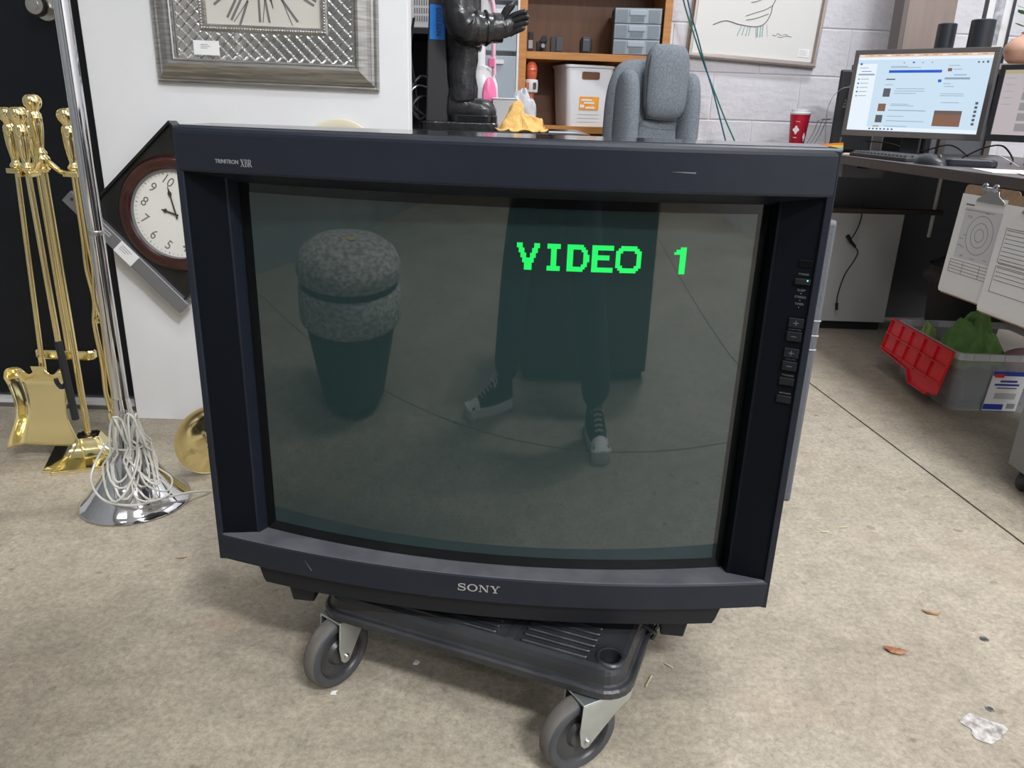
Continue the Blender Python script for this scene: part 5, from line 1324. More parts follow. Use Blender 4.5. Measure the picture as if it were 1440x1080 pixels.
for k in range(5):
    ua(0.022, 0.31+0.055*k, 0.036, 0.33+0.055*k, 'ui_royal' if k % 2 else 'ui_grey'); ua(0.045, 0.315+0.055*k, 0.11, 0.323+0.055*k, 'ui_grey')
for k in range(6): ua(0.945, 0.60+0.052*k, 0.965, 0.632+0.052*k, 'ui_dark')
for k in range(14): ua(0.01+0.07*k, 0.010, 0.045+0.07*k, 0.022, 'ui_yellow' if k % 3 else 'ui_white')
for k in range(7): ua(0.18+0.03*k, 0.965, 0.195+0.03*k, 0.985, 'ui_dark' if k % 2 else 'ui_royal')
text_mesh('maker_lettering', 'acer', 0.012, 'grey_strip', MA, _m @ frame((0.0, -0.0002, 0.0115), (1, 0, 0), (0, 0, 1)))
MBB, ub, _m2 = monitor('second_monitor', 'second dark framed monitor cut off by the right edge, showing a pinkish page', (1.665, 2.912), (1.99, 2.49), 0.846, 1.099, 'bezel_dark', 'screen_pale')
ub(0, 0, 1, 0.06, 'ui_yellow', d=0.0005)
for k in range(5):
    ub(0.14, 0.18+0.16*k, 0.22, 0.30+0.16*k, 'ui_mid'); ub(0.02, 0.12+0.10*k, 0.08, 0.13+0.10*k, 'ui_grey'); ub(0.26, 0.20+0.16*k, 0.6, 0.212+0.16*k, 'ui_grey'); ub(0.26, 0.25+0.16*k, 0.5, 0.262+0.16*k, 'ui_mid')
# keyboard and mouse
KB = thing('keyboard', 'black keyboard lying on the desk below the big monitor', 'keyboard', (1.386, 2.98, DZ), R(-85))
MB().loft([[(x, y, z) for x, y in rrect(0.40, 0.145, 0.012, 4)] for z in (0.0, 0.014)]).build('body', 'charcoal', KB, bevel=0.003)
k0 = None
for r_ in range(5):
    for c in range(15):
        if k0 is None:
            k0 = MB().loft([[(x, y, z) for x, y in rrect(w, w, 0.002, 2)] for z, w in ((0.0135, 0.021), (0.021, 0.0175))]).build('key', 'pc_grey', KB); o = k0
        else: o = k0.copy(); col.objects.link(o)
        o.location = (-0.178+c*0.0254, -0.052+r_*0.0254, 0)
MS = thing('computer_mouse', 'dark glossy mouse with a small white sticker on the desk near the keyboard', 'mouse', (1.362, 2.66, DZ), R(-70))
MB().grid(lambda u, v: (0.062*math.sin(PI*v)*math.cos(2*PI*u), 0.034*math.sin(PI*v)*math.sin(2*PI*u), max(0.0, 0.034*-math.cos(PI*v)*(1.0-0.25*math.cos(2*PI*u)*math.sin(PI*v)))), 24, 14).build('shell', 'speaker_black', MS)
MB().lathe([(0.007, -0.003), (0.008, 0), (0.007, 0.003)], 14, Matrix.Translation((0.032, 0, 0.026)) @ Matrix.Rotation(R(90), 4, 'X')).build('wheel', 'wire', MS)
SG = tag(MB().loft([[(x, y, z) for x, y in rrect(0.15*k, 0.055*k, 0.02, 4)] for z, k in ((0.0, 0.96), (0.006, 1), (0.020, 0.97), (0.024, 0.85))]).build('label_gun', 'speaker_black'), 'dark blue-grey handheld gadget lying just right of the mouse', 'gadget')
SG.location = (1.462, 2.60, DZ); SG.rotation_euler = (0, 0, R(-25))
# papers, pens
for k, (x, y, a, w, h, lab) in enumerate(((1.53, 2.36, -14, 0.30, 0.21, 'white sheet of paper fanned out on the desk, leftmost of three'), (1.56, 2.22, -20, 0.30, 0.21, 'white sheet lying in the middle of the fanned papers'), (1.60, 2.08, -8, 0.30, 0.21, 'white sheet nearest the desk corner, under the pen'))):
    p_ = tag(MB().box((-w/2, -h/2, 0), (w/2, h/2, 0.0012)).build('paper_sheet', 'paper'), lab, 'paper', 'papers fanned out on the desk')
    p_.location = (x, y, DZ+0.0005+0.0015*k); p_.rotation_euler = (0, 0, R(a))
PN = thing('pen', 'thin black pen lying on the white papers', 'pen', (1.52, 2.17, DZ+0.009), R(8))
MB().cyl((-0.05, 0, 0), (0.09, 0, 0), 0.0035, 8).build('barrel', 'ink', PN); MB().cyl((-0.062, 0, 0), (-0.05, 0, 0), 0.0008, 8, 0.0035).build('tip', 'satin_steel', PN)
FL = thing('rainbow_flag_card', 'small rainbow striped card on the desk at the corner of the television', 'card', (1.305, 3.37, DZ), R(-12))
for k, m in enumerate(('blue_flag', 'green_flag', 'yellow_flag', 'orange_flag')):
    MB().box((-0.045, -0.002, 0.004+k*0.0085), (0.045, 0.002, 0.0125+k*0.0085), Matrix.Rotation(R(-6), 4, 'Y')).build('stripe', m, FL)
EN = tag(MB().prism([(-0.11, -0.05), (0.11, -0.04), (0.12, 0.05), (-0.10, 0.05)], 0, 0.004).build('manila_envelope', 'manila'), 'tan envelope between the keyboard and the television corner', 'envelope')
EN.location = (1.41, 3.22, DZ+0.0005); EN.rotation_euler = (0, 0, R(-20))
# black bundle of leads and a headset behind the second monitor
for k, (lab, pts) in enumerate((('black lead looping under the big monitor', [(1.46, 3.42, DZ+0.05), (1.53, 3.34, DZ+0.045), (1.62, 3.28, DZ+0.02), (1.70, 3.20, DZ+0.05), (1.75, 3.14, DZ+0.01)]),
                        ('black lead coiled between the two monitor stands', [(1.66, 3.02, DZ+0.01), (1.70, 2.96, DZ+0.05), (1.73, 2.90, DZ+0.06), (1.74, 2.84, DZ+0.02), (1.70, 2.78, DZ+0.005)]),
                        ('pale grey lead arching in front of the gadget', [(1.52, 2.70, DZ+0.004), (1.54, 2.68, DZ+0.03), (1.57, 2.64, DZ+0.035), (1.60, 2.62, DZ+0.02), (1.62, 2.60, DZ+0.004)]))):
    tag(MB().tube(spline(pts, 6), 0.0030 if k < 2 else 0.0016, 6).build('desk_cable', 'cable_black' if k < 2 else 'wire'), lab, 'cable')
HS = tag(MB().sphere((0, 0, 0.045), 0.06, 24, 14, (1.15, 0.8, 0.75)).build('black_pouch', 'black_matte'), 'rounded black pouch lying behind the white papers', 'pouch')
HS.location = (1.70, 2.60, DZ)
# shelf riser behind the monitors with speakers, picture and plant
SHF = thing('monitor_riser', 'pale wooden riser shelf behind the monitors', 'shelf', (1.71, 3.30, DZ))
MB().box((0.0, 0.0, 0.338), (0.42, 0.38, 0.360)).build('shelf_board', 'post_taupe', SHF)
for x in (0.01, 0.395):
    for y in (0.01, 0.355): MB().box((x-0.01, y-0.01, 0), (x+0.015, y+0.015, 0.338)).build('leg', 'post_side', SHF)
MB().box((0.0, 0.362, 0.0), (0.42, 0.372, 0.338)).build('dark_backing', 'desk_panel', SHF)  # added board that keeps the shaded space under the riser dark
RZ = DZ+0.360
BB = tag(MB().loft([[(x, y, z) for x, y in rrect(0.17, 0.08, 0.012, 3)] for z in (0.0, 0.085)]).build('shade_block', 'black_matte', bevel=0.003), 'added black block for the shadowy dark behind the stand of the big monitor', 'box')  # added block, stands in for the dark stand and shadows here
BB.location = (1.600, 3.350, DZ); BB.rotation_euler = (0, 0, R(-42.5))
for k, (x, y, r, h, lab) in enumerate(((1.773, 3.55, 0.037, 0.163, 'shorter black cylindrical speaker, left of the pair above the big monitor'), (1.855, 3.43, 0.0455, 0.168, 'taller black cylindrical speaker, right of the pair above the big monitor'))):
    t = thing('cylinder_speaker', lab, 'speaker', (x, y, RZ), 0, 'pair of cylindrical speakers')
    MB().lathe([(0.0, 0.0), (r, 0.0), (r, h-0.003), (r-0.004, h), (0.0, h)], 30).build('grille', 'speaker_black', t)
    MB().lathe([(r+0.0012, 0.0), (r+0.0012, 0.012), (r, 0.014)], 30, cap=False).build('base_ring', 'bezel_dark', t)
FR = thing('photo_frame', 'black framed monochrome photo with a wide white mat behind the monitors', 'picture', (1.990, 3.58, RZ), R(-14))
for lo, hi in (((-0.056, 0, 0), (-0.044, 0.02, 0.40)), ((0.048, 0, 0), (0.058, 0.02, 0.40)), ((-0.044, 0, 0), (0.048, 0.02, 0.012)), ((-0.044, 0, 0.388), (0.048, 0.02, 0.40))):
    MB().box(lo, hi).build('frame_bar', 'speaker_black', FR)
MB().box((-0.044, 0.008, 0.012), (0.048, 0.014, 0.388)).build('mat_board', 'paper', FR)
MB().box((-0.016, 0.006, 0.092), (0.020, 0.008, 0.34)).build('photo_print', 'photo_grey', FR)
MB().box((-0.044, 0.002, 0.012), (0.048, 0.008, 0.070)).build('caption_strip', 'paper', FR)
VS = thing('peach_vase', 'rounded peach vase with a green leafed plant at the right edge', 'vase', (2.030, 3.39, RZ))
MB().lathe([(0.0, 0.0), (0.045, 0.0), (0.070, 0.020), (0.083, 0.050), (0.080, 0.075), (0.062, 0.098), (0.038, 0.108), (0.030, 0.118), (0.034, 0.124), (0.026, 0.122), (0.026, 0.108), (0.0, 0.106)], 32).build('vase_body', 'vase_peach', VS)
for k in range(9):
    a = k*2.4; r = 0.02+0.006*k; z = 0.13+0.014*k
    d = Vector((math.cos(a), math.sin(a), 0))
    st = MB().tube([(0.006*math.cos(a), 0.006*math.sin(a), 0.11), tuple(d*r+Vector((0, 0, z)))], 0.0016, 5).build('stem', 'leaf_green', VS)
    Mx = frame(d*r+Vector((0, 0, z)), d + Vector((0, 0, 0.4)), Vector((-d.y, d.x, 0.2)))
    MB().prism([(0, 0), (0.012, -0.011), (0.028, -0.012), (0.042, 0), (0.028, 0.012), (0.012, 0.011)], 0, 0.0012, Mx).build('leaf', 'leaf_green', VS)
# taupe upright board and its shadow side behind the monitor
PO_ = thing('upright_board', 'tall taupe board leaning upright against the block wall behind the monitor', 'board', (1.672, 3.75, DZ))
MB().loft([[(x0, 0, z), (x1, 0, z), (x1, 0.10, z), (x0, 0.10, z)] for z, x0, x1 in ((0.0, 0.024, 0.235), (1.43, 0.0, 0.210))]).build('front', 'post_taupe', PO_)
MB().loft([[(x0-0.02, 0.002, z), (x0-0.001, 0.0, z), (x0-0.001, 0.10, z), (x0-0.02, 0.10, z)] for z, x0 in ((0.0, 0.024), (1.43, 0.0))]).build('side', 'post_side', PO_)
MB().prism([(0.0, 0.0), (0.12, 0.0), (0.12, 0.11)], 0, 0.03, frame((0.235, 0.03, RZ-DZ+0.01), (1, 0, 0), (0, 0, 1))).build('brace', 'rail_brown', PO_)

# ------------------------------------------------------------------ clipboards hanging from the desk edge
def clipboard(label, tl, ang, W, H, form):
    t = thing('clipboard', label, 'clipboard', tl, ang, 'clipboards on the desk edge')
    t.rotation_euler = (R(-3), 0, ang)
    MB().prism([(x, y) for x, y in rrect(W, H, 0.014, 4, W/2, -H/2)], 0.0, 0.003, frame((0, 0.0, 0), (1, 0, 0), (0, 0, 1))).build('board', 'cork', t)
    py = -0.0036
    def sheet(x0, z0, x1, z1, k, nm='paper'):
        return MB().box((x0, py-0.0008*k-0.0006, z0), (x1, py-0.0008*k, z1)).build('paper_sheet', nm, t)
    s1 = sheet(0.0, -H+0.004, W-0.004, -0.030, 0); s2 = sheet(-0.002, -H+0.010, W-0.006, -0.026, 1)
    pf_ = py-0.0018
    def line(x0, z0, x1, z1, w=0.0007, m='ink_grey', nm='printed_line'):
        a = Vector((x0, pf_, z0)); b = Vector((x1, pf_, z1)); d = (b-a).normalized(); n = Vector((d.z, 0, -d.x))*w
        return [tuple(a+n), tuple(a-n), tuple(b-n), tuple(b+n)]
    mb = MB()
    def ln(*a): q = line(*a); mb.add(q+[(x, y+0.0004, z) for x, y, z in q], [(0,1,2,3), (7,6,5,4), (0,4,5,1), (1,5,6,2), (2,6,7,3), (3,7,4,0)])
    if form == 0:
        MB().box((0.028, pf_+0.0002, -0.205), (W-0.030, pf_+0.0008, -0.062)).build('grey_form_area', 'paper_shade', s2).data.materials[0] = MATS['form_grey']
        for r in (0.054, 0.034, 0.018):
            c = (0.112, -0.132)
            for i in range(28):
                a, b = 2*PI*i/28, 2*PI*(i+1)/28
                ln(c[0]+r*math.cos(a), c[1]+r*math.sin(a), c[0]+r*math.cos(b), c[1]+r*math.sin(b))
        for z in (-0.212, -0.221, -0.230, -0.239, -0.248): ln(0.020, z, W-0.030, z)
        for x in (0.020, 0.078, 0.150, W-0.030): ln(x, -0.212, x, -0.248)
        rr = random.Random(5)
        for k in range(22):
            x = rr.uniform(0.03, W-0.06); z = rr.choice([rr.uniform(-0.09, -0.068), rr.uniform(-0.20, -0.185), rr.uniform(-0.18, -0.09)])
            if abs(x-0.108) > 0.05 or z > -0.075 or z < -0.187: ln(x, z, x+rr.uniform(0.008, 0.022), z)
        ln(0.024, -0.054, 0.060, -0.054, 0.0022); ln(0.024, -0.068, 0.15, -0.068)
    else:
        for k in range(13): ln(0.03, -0.09-0.011*k, W-0.03, -0.09-0.011*k)
        for x0, z0, x1, z1 in ((0.025, -0.175, W-0.025, -0.085), (0.025, -0.255, W-0.025, -0.185)):
            ln(x0, z0, x1, z0); ln(x0, z1, x1, z1); ln(x0, z0, x0, z1); ln(x1, z0, x1, z1)
    o = mb.build('printed_form', 'ink_grey', s2); o['kind'] = 'stuff'
    cx = W*0.56
    cl = MB().prism([(-0.058, -0.016), (0.058, -0.016), (0.056, -0.008), (0.028, 0.006), (0.020, 0.026), (-0.020, 0.026), (-0.028, 0.006), (-0.056, -0.008)], 0.0058, 0.0095, frame((cx, 0, -0.026), (1, 0, 0), (0, 0, 1))).build('clip_plate', 'satin_steel', t, bevel=0.001)
    MB().cyl((cx-0.026, -0.016, -0.004), (cx+0.026, -0.016, -0.004), 0.0062, 14).build('spring', 'chrome', cl)
    for s in (-1, 1): MB().lathe([(0.0045, -0.002), (0.0110, -0.002), (0.0110, 0.002), (0.0045, 0.002)], 20, Matrix.Translation((cx+s*0.022, -0.020, 0.000)) @ Matrix.Rotation(R(90), 4, 'X'), cap=False).build('clip_eye', 'chrome', cl)
    return t
mat('form_grey', (0.60, 0.60, 0.615), 0.6)
clipboard('brown clipboard with a target diagram form hanging below the desk edge', (1.298, 2.300, 0.737), R(-84), 0.222, 0.315, 0)
clipboard('second clipboard with a ruled form, cut off by the right edge of the picture', (1.306, 2.100, 0.728), R(-84), 0.222, 0.318, 1)

# ------------------------------------------------------------------ clear tote with red lid flaps
TO_ = thing('storage_tote', 'clear plastic tote with open red lid flaps on the floor under the desk', 'tote', (1.432, 2.375, 0))
tw, td, th_ = 0.42, 0.43, 0.205
def tote():
    r = lambda w, d, z, c: [(x+tw/2, y+td/2, z) for x, y in rrect(w, d, c, 4)]
    mb = MB()
    mb.loft([r(tw-0.06, td-0.06, 0.004, 0.03), r(tw-0.055, td-0.055, 0.0, 0.03), r(tw-0.012, td-0.012, th_-0.02, 0.03), r(tw-0.016, td-0.016, th_-0.02, 0.028), r(tw-0.062, td-0.062, 0.006, 0.026)], cap=False)
    mb.build('tub', 'tote_clear', TO_)
    m2 = MB(); m2.loft([r(tw-0.014, td-0.014, th_-0.022, 0.03), r(tw+0.006, td+0.006, th_-0.022, 0.034), r(tw+0.006, td+0.006, th_, 0.034), r(tw-0.016, td-0.016, th_, 0.028), r(tw-0.018, td-0.018, th_-0.022, 0.028)], cap=False)
    m2.build('rim', 'tote_rim', TO_)
tote()
for k in range(7):
    MB().box((0.05+k*0.05, -0.006, th_-0.020), (0.053+k*0.05, -0.0035, th_-0.002)).build('rim_rib', 'tote_rim', TO_)
    MB().box((0.05+k*0.05, td-0.012, th_-0.020), (0.053+k*0.05, td-0.0095, th_-0.002)).build('rim_rib', 'tote_rim', TO_)
# left flap: hinged along the left rim, hanging outwards and down
def flap(name, Mx, depth, m):
    # local x: along the hinge, local y: away from the hinge, z: outside
    f = MB()
    poly = [(0.0, 0.0), (td, 0.0), (td, depth*0.72), (td*0.80, depth*0.74), (td*0.48, depth*0.80), (td*0.40, depth), (0.05, depth), (0.04, depth*0.92), (0.0, depth*0.90)]
    f.prism(poly, 0, 0.0025, Mx)
    fl = f.build(name, m, TO_)
    ribs = MB()
    for y in (0.004, depth*0.34, depth*0.68): ribs.box((0.0, y-0.002, 0.0025), (td, y+0.002, 0.011), Mx)
    for x in (0.004, td*0.22, td*0.42, td*0.62, td*0.80, td-0.004): ribs.box((x-0.0016, 0.004, 0.0025), (x+0.0016, depth*0.72, 0.0085), Mx)
    for a, b in zip(poly[2:], poly[3:]):
        d = Vector((b[0]-a[0], b[1]-a[1], 0)); n = Vector((-d.y, d.x, 0)).normalized()*0.0018
        ribs.prism([(a[0]-n.x, a[1]-n.y), (b[0]-n.x, b[1]-n.y), (b[0]+n.x, b[1]+n.y), (a[0]+n.x, a[1]+n.y)], 0.0025, 0.010, Mx)
    ribs.build('flap_ribs', m, fl)
flap('lid_flap', frame((-0.010, 0.0, th_+0.004), (0, 1, 0), (-0.20, 0, -0.98)), 0.168, 'tote_red')
flap('lid_flap', frame((tw-0.004, td, th_+0.004), (0, -1, 0), (-0.10, 0, 0.99)), 0.10, 'tote_red')
LBM = Matrix.Translation((-0.018, 0.0262, 0)) @ Matrix.Rotation(R(6.6), 4, 'X')
lbm = MB().box((0.150, -0.004, 0.006), (0.262, -0.001, 0.150), LBM)
lbl = lbm.build('product_label', 'paper', TO_)
def lab(x0, z0, x1, z1, m, d=0.0046):
    MB().box((x0, -d, z0), (x1, -0.0038, z1), LBM @ Matrix.Diagonal((1, 1, 0.89, 1))).build('label_print', m, lbl)
lab(0.150, 0.150, 0.262, 0.168, 'label_blue'); lab(0.150, 0.012, 0.215, 0.034, 'label_blue'); lab(0.157, 0.143, 0.187, 0.157, 'tote_red', 0.0052)
lab(0.180, 0.124, 0.235, 0.132, 'label_blue'); lab(0.165, 0.110, 0.245, 0.118, 'label_blue'); lab(0.175, 0.098, 0.240, 0.103, 'ink_grey'); lab(0.175, 0.056, 0.245, 0.080, 'paper_shade'); lab(0.225, 0.014, 0.255, 0.040, 'paper')
for k in range(8): lab(0.227+k*0.0034, 0.017, 0.2285+k*0.0034, 0.038, 'ink', 0.0052)
# what is in the tote
g_ = cloth('green_cloth', 'green_cloth', 1.432+0.15, 2.375+0.22, 0.115, 0.125, 0.115, 0.145, 'crumpled green cloth piled in the clear tote', 4.1, [(0.30, 0.15, 1.0, 0.36), (-0.35, -0.1, 0.78, 0.36), (0.05, -0.45, 0.66, 0.34), (0.65, -0.4, 0.55, 0.3)])
g2_ = cloth('lime_cloth', 'lime_cloth', 1.432+0.075, 2.375+0.34, 0.150, 0.055, 0.055, 0.055, 'small lime green cloth in the back corner of the tote', 1.2, [(0, 0, 0.9, 0.6)])
BX = tag(MB().loft([[(x, y, z) for x, y in rrect(0.30*k, 0.30*k, 0.03, 3)] for z, k in ((0, 0.97), (0.01, 1), (0.085, 1.03), (0.09, 1.0))]).build('dark_pouch', 'pc_grey'), 'dark grey pouch at the bottom of the clear tote', 'pouch')
BX.location = (1.432+0.21, 2.375+0.215, 0.012)
PB_ = tag(MB().grid(lambda u, v: (0.075*math.sin(PI*v)*math.cos(2*PI*u)*(1+0.15*mnoise.noise(Vector((u*6, v*5, 0)))), 0.085*math.sin(PI*v)*math.sin(2*PI*u), 0.045-0.045*math.cos(PI*v)*(1+0.2*mnoise.noise(Vector((v*4, u*5, 3))))), 28, 16).build('pink_packet', 'pink_stuff'), 'pale pink plastic packet in the front of the tote', 'packet')
PB_.location = (1.432+0.30, 2.375+0.10, 0.108)
# mobile pedestal at the right edge
MP = thing('mobile_pedestal', 'grey steel pedestal on a black caster at the right edge', 'pedestal', (1.312, 1.56, 0))
MB().box((0.0, 0.0, 0.062), (0.40, 0.292, 0.66)).build('body', 'steel_grey', MP, bevel=0.003)
for k in range(3):
    d_ = MB().box((-0.0, -0.012, 0.075+k*0.195), (0.40, -0.001, 0.262+k*0.195)).build('drawer', 'steel_grey', MP, bevel=0.003)
    MB().box((0.14, -0.022, 0.225+k*0.195), (0.26, -0.012, 0.240+k*0.195)).build('drawer_pull', 'satin_steel', d_)
for x in (0.034, 0.366):
    for y in (0.04, 0.262):
        MB().lathe([(0.0, -0.014), (0.018, -0.014), (0.026, -0.009), (0.028, 0.0), (0.026, 0.009), (0.018, 0.014), (0.0, 0.014)], 24, Matrix.Translation((x, y, 0.028)) @ Matrix.Rotation(R(35), 4, 'Z') @ Matrix.Rotation(R(90), 4, 'X')).cyl((x, y, 0.045), (x, y, 0.064), 0.010, 12).build('caster', 'caster_dark', MP)

# ------------------------------------------------------------------ litter and fixings on the floor
def litter(name, label, cat, m, poly, x, y, a, t=0.001, curl=0.0):
    n = len(poly); vs = []
    o = MB().prism(poly, 0, t).build(name, m)
    if curl:
        for v in o.data.vertices: v.co.z += curl*(v.co.x*v.co.x + 0.6*v.co.y*v.co.y)
    o.location = (x, y, 0.0006); o.rotation_euler = (0, 0, R(a))
    return tag(o, label, cat)
leafp = [(-0.022, 0), (-0.008, -0.009), (0.008, -0.010), (0.022, -0.002), (0.010, 0.008), (-0.006, 0.010)]
litter('dry_leaf', 'brown dry leaf on the floor right of the television', 'leaf', 'leaf_dry', leafp, 0.706, 1.152, -15, curl=14)
litter('leaf_fragment', 'small bent rusty leaf fragment further back on the bare floor', 'leaf', 'leaf_dry', [(-0.018, 0.008), (-0.012, -0.004), (0.006, -0.009), (0.018, -0.004), (0.004, -0.003), (-0.008, 0.003)], 0.8326, 1.2715, 5, curl=10)
litter('straw_bit', 'pale straw bit on the floor below the right foot of the television', 'straw', 'straw', [(-0.016, -0.001), (0.016, -0.0015), (0.017, 0.001), (-0.014, 0.0015)], 0.2455, 1.0509, 62, curl=8)
litter('straw_bit', 'tiny curled straw bit nearest the right foot of the television', 'straw', 'straw', [(-0.008, -0.001), (0.008, -0.002), (0.009, 0.001), (-0.007, 0.002)], 0.2867, 1.0931, -40, curl=20)
litter('straw_bit', 'yellowish wisp of straw on the floor behind the right side of the television', 'straw', 'straw', [(-0.010, -0.004), (0.006, -0.006), (0.010, 0.003), (0.004, 0.0), (-0.006, 0.003)], 0.7361, 1.5714, 0, curl=10)
litter('straw_bit', 'second yellowish wisp slightly further right on the floor', 'straw', 'straw', [(-0.010, -0.002), (0.010, -0.003), (0.011, 0.001), (-0.008, 0.002)], 0.7863, 1.5938, 12, curl=10)
litter('paper_scrap', 'small white paper scrap on the floor in front of the left wheel', 'scrap', 'paper', [(-0.006, -0.004), (0.004, -0.005), (0.002, 0.0), (0.006, 0.004), (-0.004, 0.003)], -0.2721, 1.0025, 10, curl=20)
litter('stone_chip', 'pale stone chip on the floor under the dolly', 'chip', 'paper', [(-0.005, -0.003), (0.002, -0.005), (0.006, 0.0), (0.0, 0.005)], -0.1493, 1.0798, 10, t=0.004)
litter('paint_fleck', 'reddish fleck on the floor left of the television', 'fleck', 'leaf_dry', [(-0.012, -0.001), (0.004, -0.002), (0.012, 0.003), (0.006, 0.002), (-0.004, 0.001)], -0.6763, 1.3778, 10, t=0.0006)
def anchor(x, y, r, lab, chip=False):
    t = thing('floor_anchor', lab, 'anchor', (x, y, 0), 0, 'metal anchors in the concrete')
    MB().lathe([(r*0.55, 0.0), (r*0.62, 0.0016), (r*0.9, 0.0018), (r, 0.0)], 18, cap=False).build('sleeve', 'satin_steel', t)
    MB().lathe([(r*0.56, 0.0004), (0.0, 0.0006)], 14).build('hole', 'ink', t)
anchor(0.7989, 1.0148, 0.0075, 'small round anchor hole just behind the pale chipped patch'); anchor(0.8921, 1.1953, 0.0085, 'small metal anchor ring set in the floor at the far right'); anchor(-0.2282, 1.176, 0.012, 'metal anchor in a dark hole beside the left wheel')
mat('chip_pale', (0.55, 0.52, 0.49), 0.9, col2=(0.20, 0.18, 0.16), nscale=70)
litter('chipped_patch', 'pale chipped concrete patch in the lower right of the floor', 'patch', 'chip_pale', [(0.030*math.cos(t)*(1+0.25*math.sin(5*t+1)), 0.028*math.sin(t)*(1+0.25*math.cos(3*t))) for t in [2*PI*i/26 for i in range(26)]], 0.7655, 0.9704, 0, t=0.0007)
# ------------------------------------------------------------------ behind the camera, seen only mirrored in the dark screen
OT = thing('ottoman', 'round ottoman in script printed fabric, mirrored in the television screen', 'ottoman', (-1.09, 0.02, 0))
MB().lathe([(0.0, 0.535), (0.10, 0.532), (0.20, 0.520), (0.275, 0.492), (0.305, 0.46), (0.308, 0.435), (0.298, 0.412), (0.0, 0.412)], 48).build('cushion', 'ottoman_print', OT)
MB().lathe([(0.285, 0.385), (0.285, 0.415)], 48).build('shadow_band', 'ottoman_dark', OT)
MB().lathe([(0.295, 0.285), (0.302, 0.295), (0.302, 0.38), (0.295, 0.39), (0.0, 0.39)], 48).build('drum', 'ottoman_print', OT)
MB().lathe([(0.0, 0.04), (0.19, 0.04), (0.275, 0.29), (0.0, 0.29)], 48).build('base', 'ottoman_dark', OT)
for k in range(4):
    a = PI/4+k*PI/2
    MB().lathe([(0.0, 0), (0.018, 0), (0.024, 0.045), (0, 0.045)], 14, Matrix.Translation((0.15*math.cos(a), 0.15*math.sin(a), 0))).build('foot', 'mahogany', OT)
MB().box((-0.03, -0.02, 0), (0.03, 0.02, 0.001), Matrix.Translation((0.07, 0.05, 0.5340)) @ Matrix.Rotation(R(25), 4, 'Z')).build('yellow_note', 'sticky_yellow', OT)
DC = thing('dark_cabinet', 'low dark cabinet standing behind the photographer', 'cabinet', (0.25, -0.80, 0))
MB().box((-0.44, -0.20, 0.03), (0.42, 0.20, 0.72)).build('body', 'steel_grey', DC, bevel=0.004).data.materials[0] = MATS['charcoal']
for s in (-1, 1):
    d_ = MB().box((-0.01+s*0.213-0.205, 0.20, 0.05), (-0.01+s*0.213+0.205, 0.215, 0.70)).build('door', 'charcoal', DC, bevel=0.003)
    MB().box((-0.01+s*0.03-0.006, 0.215, 0.34), (-0.01+s*0.03+0.006, 0.235, 0.44)).build('handle', 'satin_steel', d_)
MB().box((-0.42, -0.18, 0), (0.40, 0.18, 0.03)).build('plinth', 'black_matte', DC)

# photographer
PS = thing('person', 'person in dark clothes and canvas shoes photographing the television, mirrored in its screen', 'person', (0, -0.28, 0))
def skin_body():
    J = {}; verts = []; rad = []; edges = []
    def j(n, p, r, parent=None):
        J[n] = len(verts); verts.append(Vector(p)-Vector((0, -0.28, 0))); rad.append(r)
        if parent: edges.append((J[parent], J[n]))
    j('pelvis', (0, -0.33, 0.90), (0.155, 0.11)); j('waist', (0, -0.34, 1.04), (0.145, 0.105), 'pelvis'); j('chest', (0, -0.32, 1.24), (0.165, 0.115), 'waist')
    j('upper', (0, -0.29, 1.36), (0.13, 0.095), 'chest'); j('neck', (0, -0.25, 1.45), (0.055, 0.055), 'upper'); j('skull', (0, -0.215, 1.54), (0.070, 0.080), 'neck'); j('brow', (0, -0.185, 1.62), (0.076, 0.092), 'skull'); j('crown', (0, -0.185, 1.69), (0.050, 0.060), 'brow')
    for s, hip, kn, an in ((1, (0.105, -0.31, 0.82), (0.20, -0.14, 0.46), (0.280, -0.10, 0.10)), (-1, (-0.105, -0.32, 0.82), (-0.185, -0.26, 0.46), (-0.235, -0.305, 0.10))):
        t = 'r' if s > 0 else 'l'
        j(t+'hip', hip, (0.110, 0.110), 'pelvis'); j(t+'knee', kn, (0.086, 0.086), t+'hip'); j(t+'shin', tuple((Vector(kn)+Vector(an))/2), (0.082, 0.082), t+'knee'); j(t+'ankle', an, (0.078, 0.078), t+'shin')
        j(t+'sh', (s*0.185, -0.285, 1.37), (0.072, 0.072), 'upper'); j(t+'up', (s*0.235, -0.26, 1.22), (0.062, 0.062), t+'sh'); j(t+'el', (s*0.265, -0.22, 1.07), (0.054, 0.054), t+'up'); j(t+'fa', (s*0.19, -0.13, 0.98), (0.047, 0.047), t+'el'); j(t+'wr', (s*0.118, -0.062, 0.905), (0.034, 0.034), t+'fa')
    me = bpy.data.meshes.new('body'); me.from_pydata([tuple(v) for v in verts], edges, [])
    o = bpy.data.objects.new('body', me); col.objects.link(o)
    md = o.modifiers.new('skin', 'SKIN')
    me.skin_vertices.new() if not me.skin_vertices else None
    sv = me.skin_vertices[0].data
    for i, r in enumerate(rad): sv[i].radius = r
    sv[0].use_root = True
    su = o.modifiers.new('sub', 'SUBSURF'); su.levels = 2; su.render_levels = 2
    dg = bpy.context.evaluated_depsgraph_get()
    bm_ = bpy.data.meshes.new_from_object(o.evaluated_get(dg))
    bpy.data.objects.remove(o)
    bm_.name = 'body'
    bm_.materials.clear()
    for m in ('denim', 'skin'): bm_.materials.append(MATS[m])
    for p in bm_.polygons:
        p.use_smooth = True
        p.material_index = 1 if p.center.z > 1.44 or (p.center.y > 0.19 and abs(p.center.x) < 0.14 and p.center.z < 1.0 and p.center.z > 0.85) else 0
    o = bpy.data.objects.new('body', bm_); col.objects.link(o); o.parent = PS
    return o
body = skin_body()
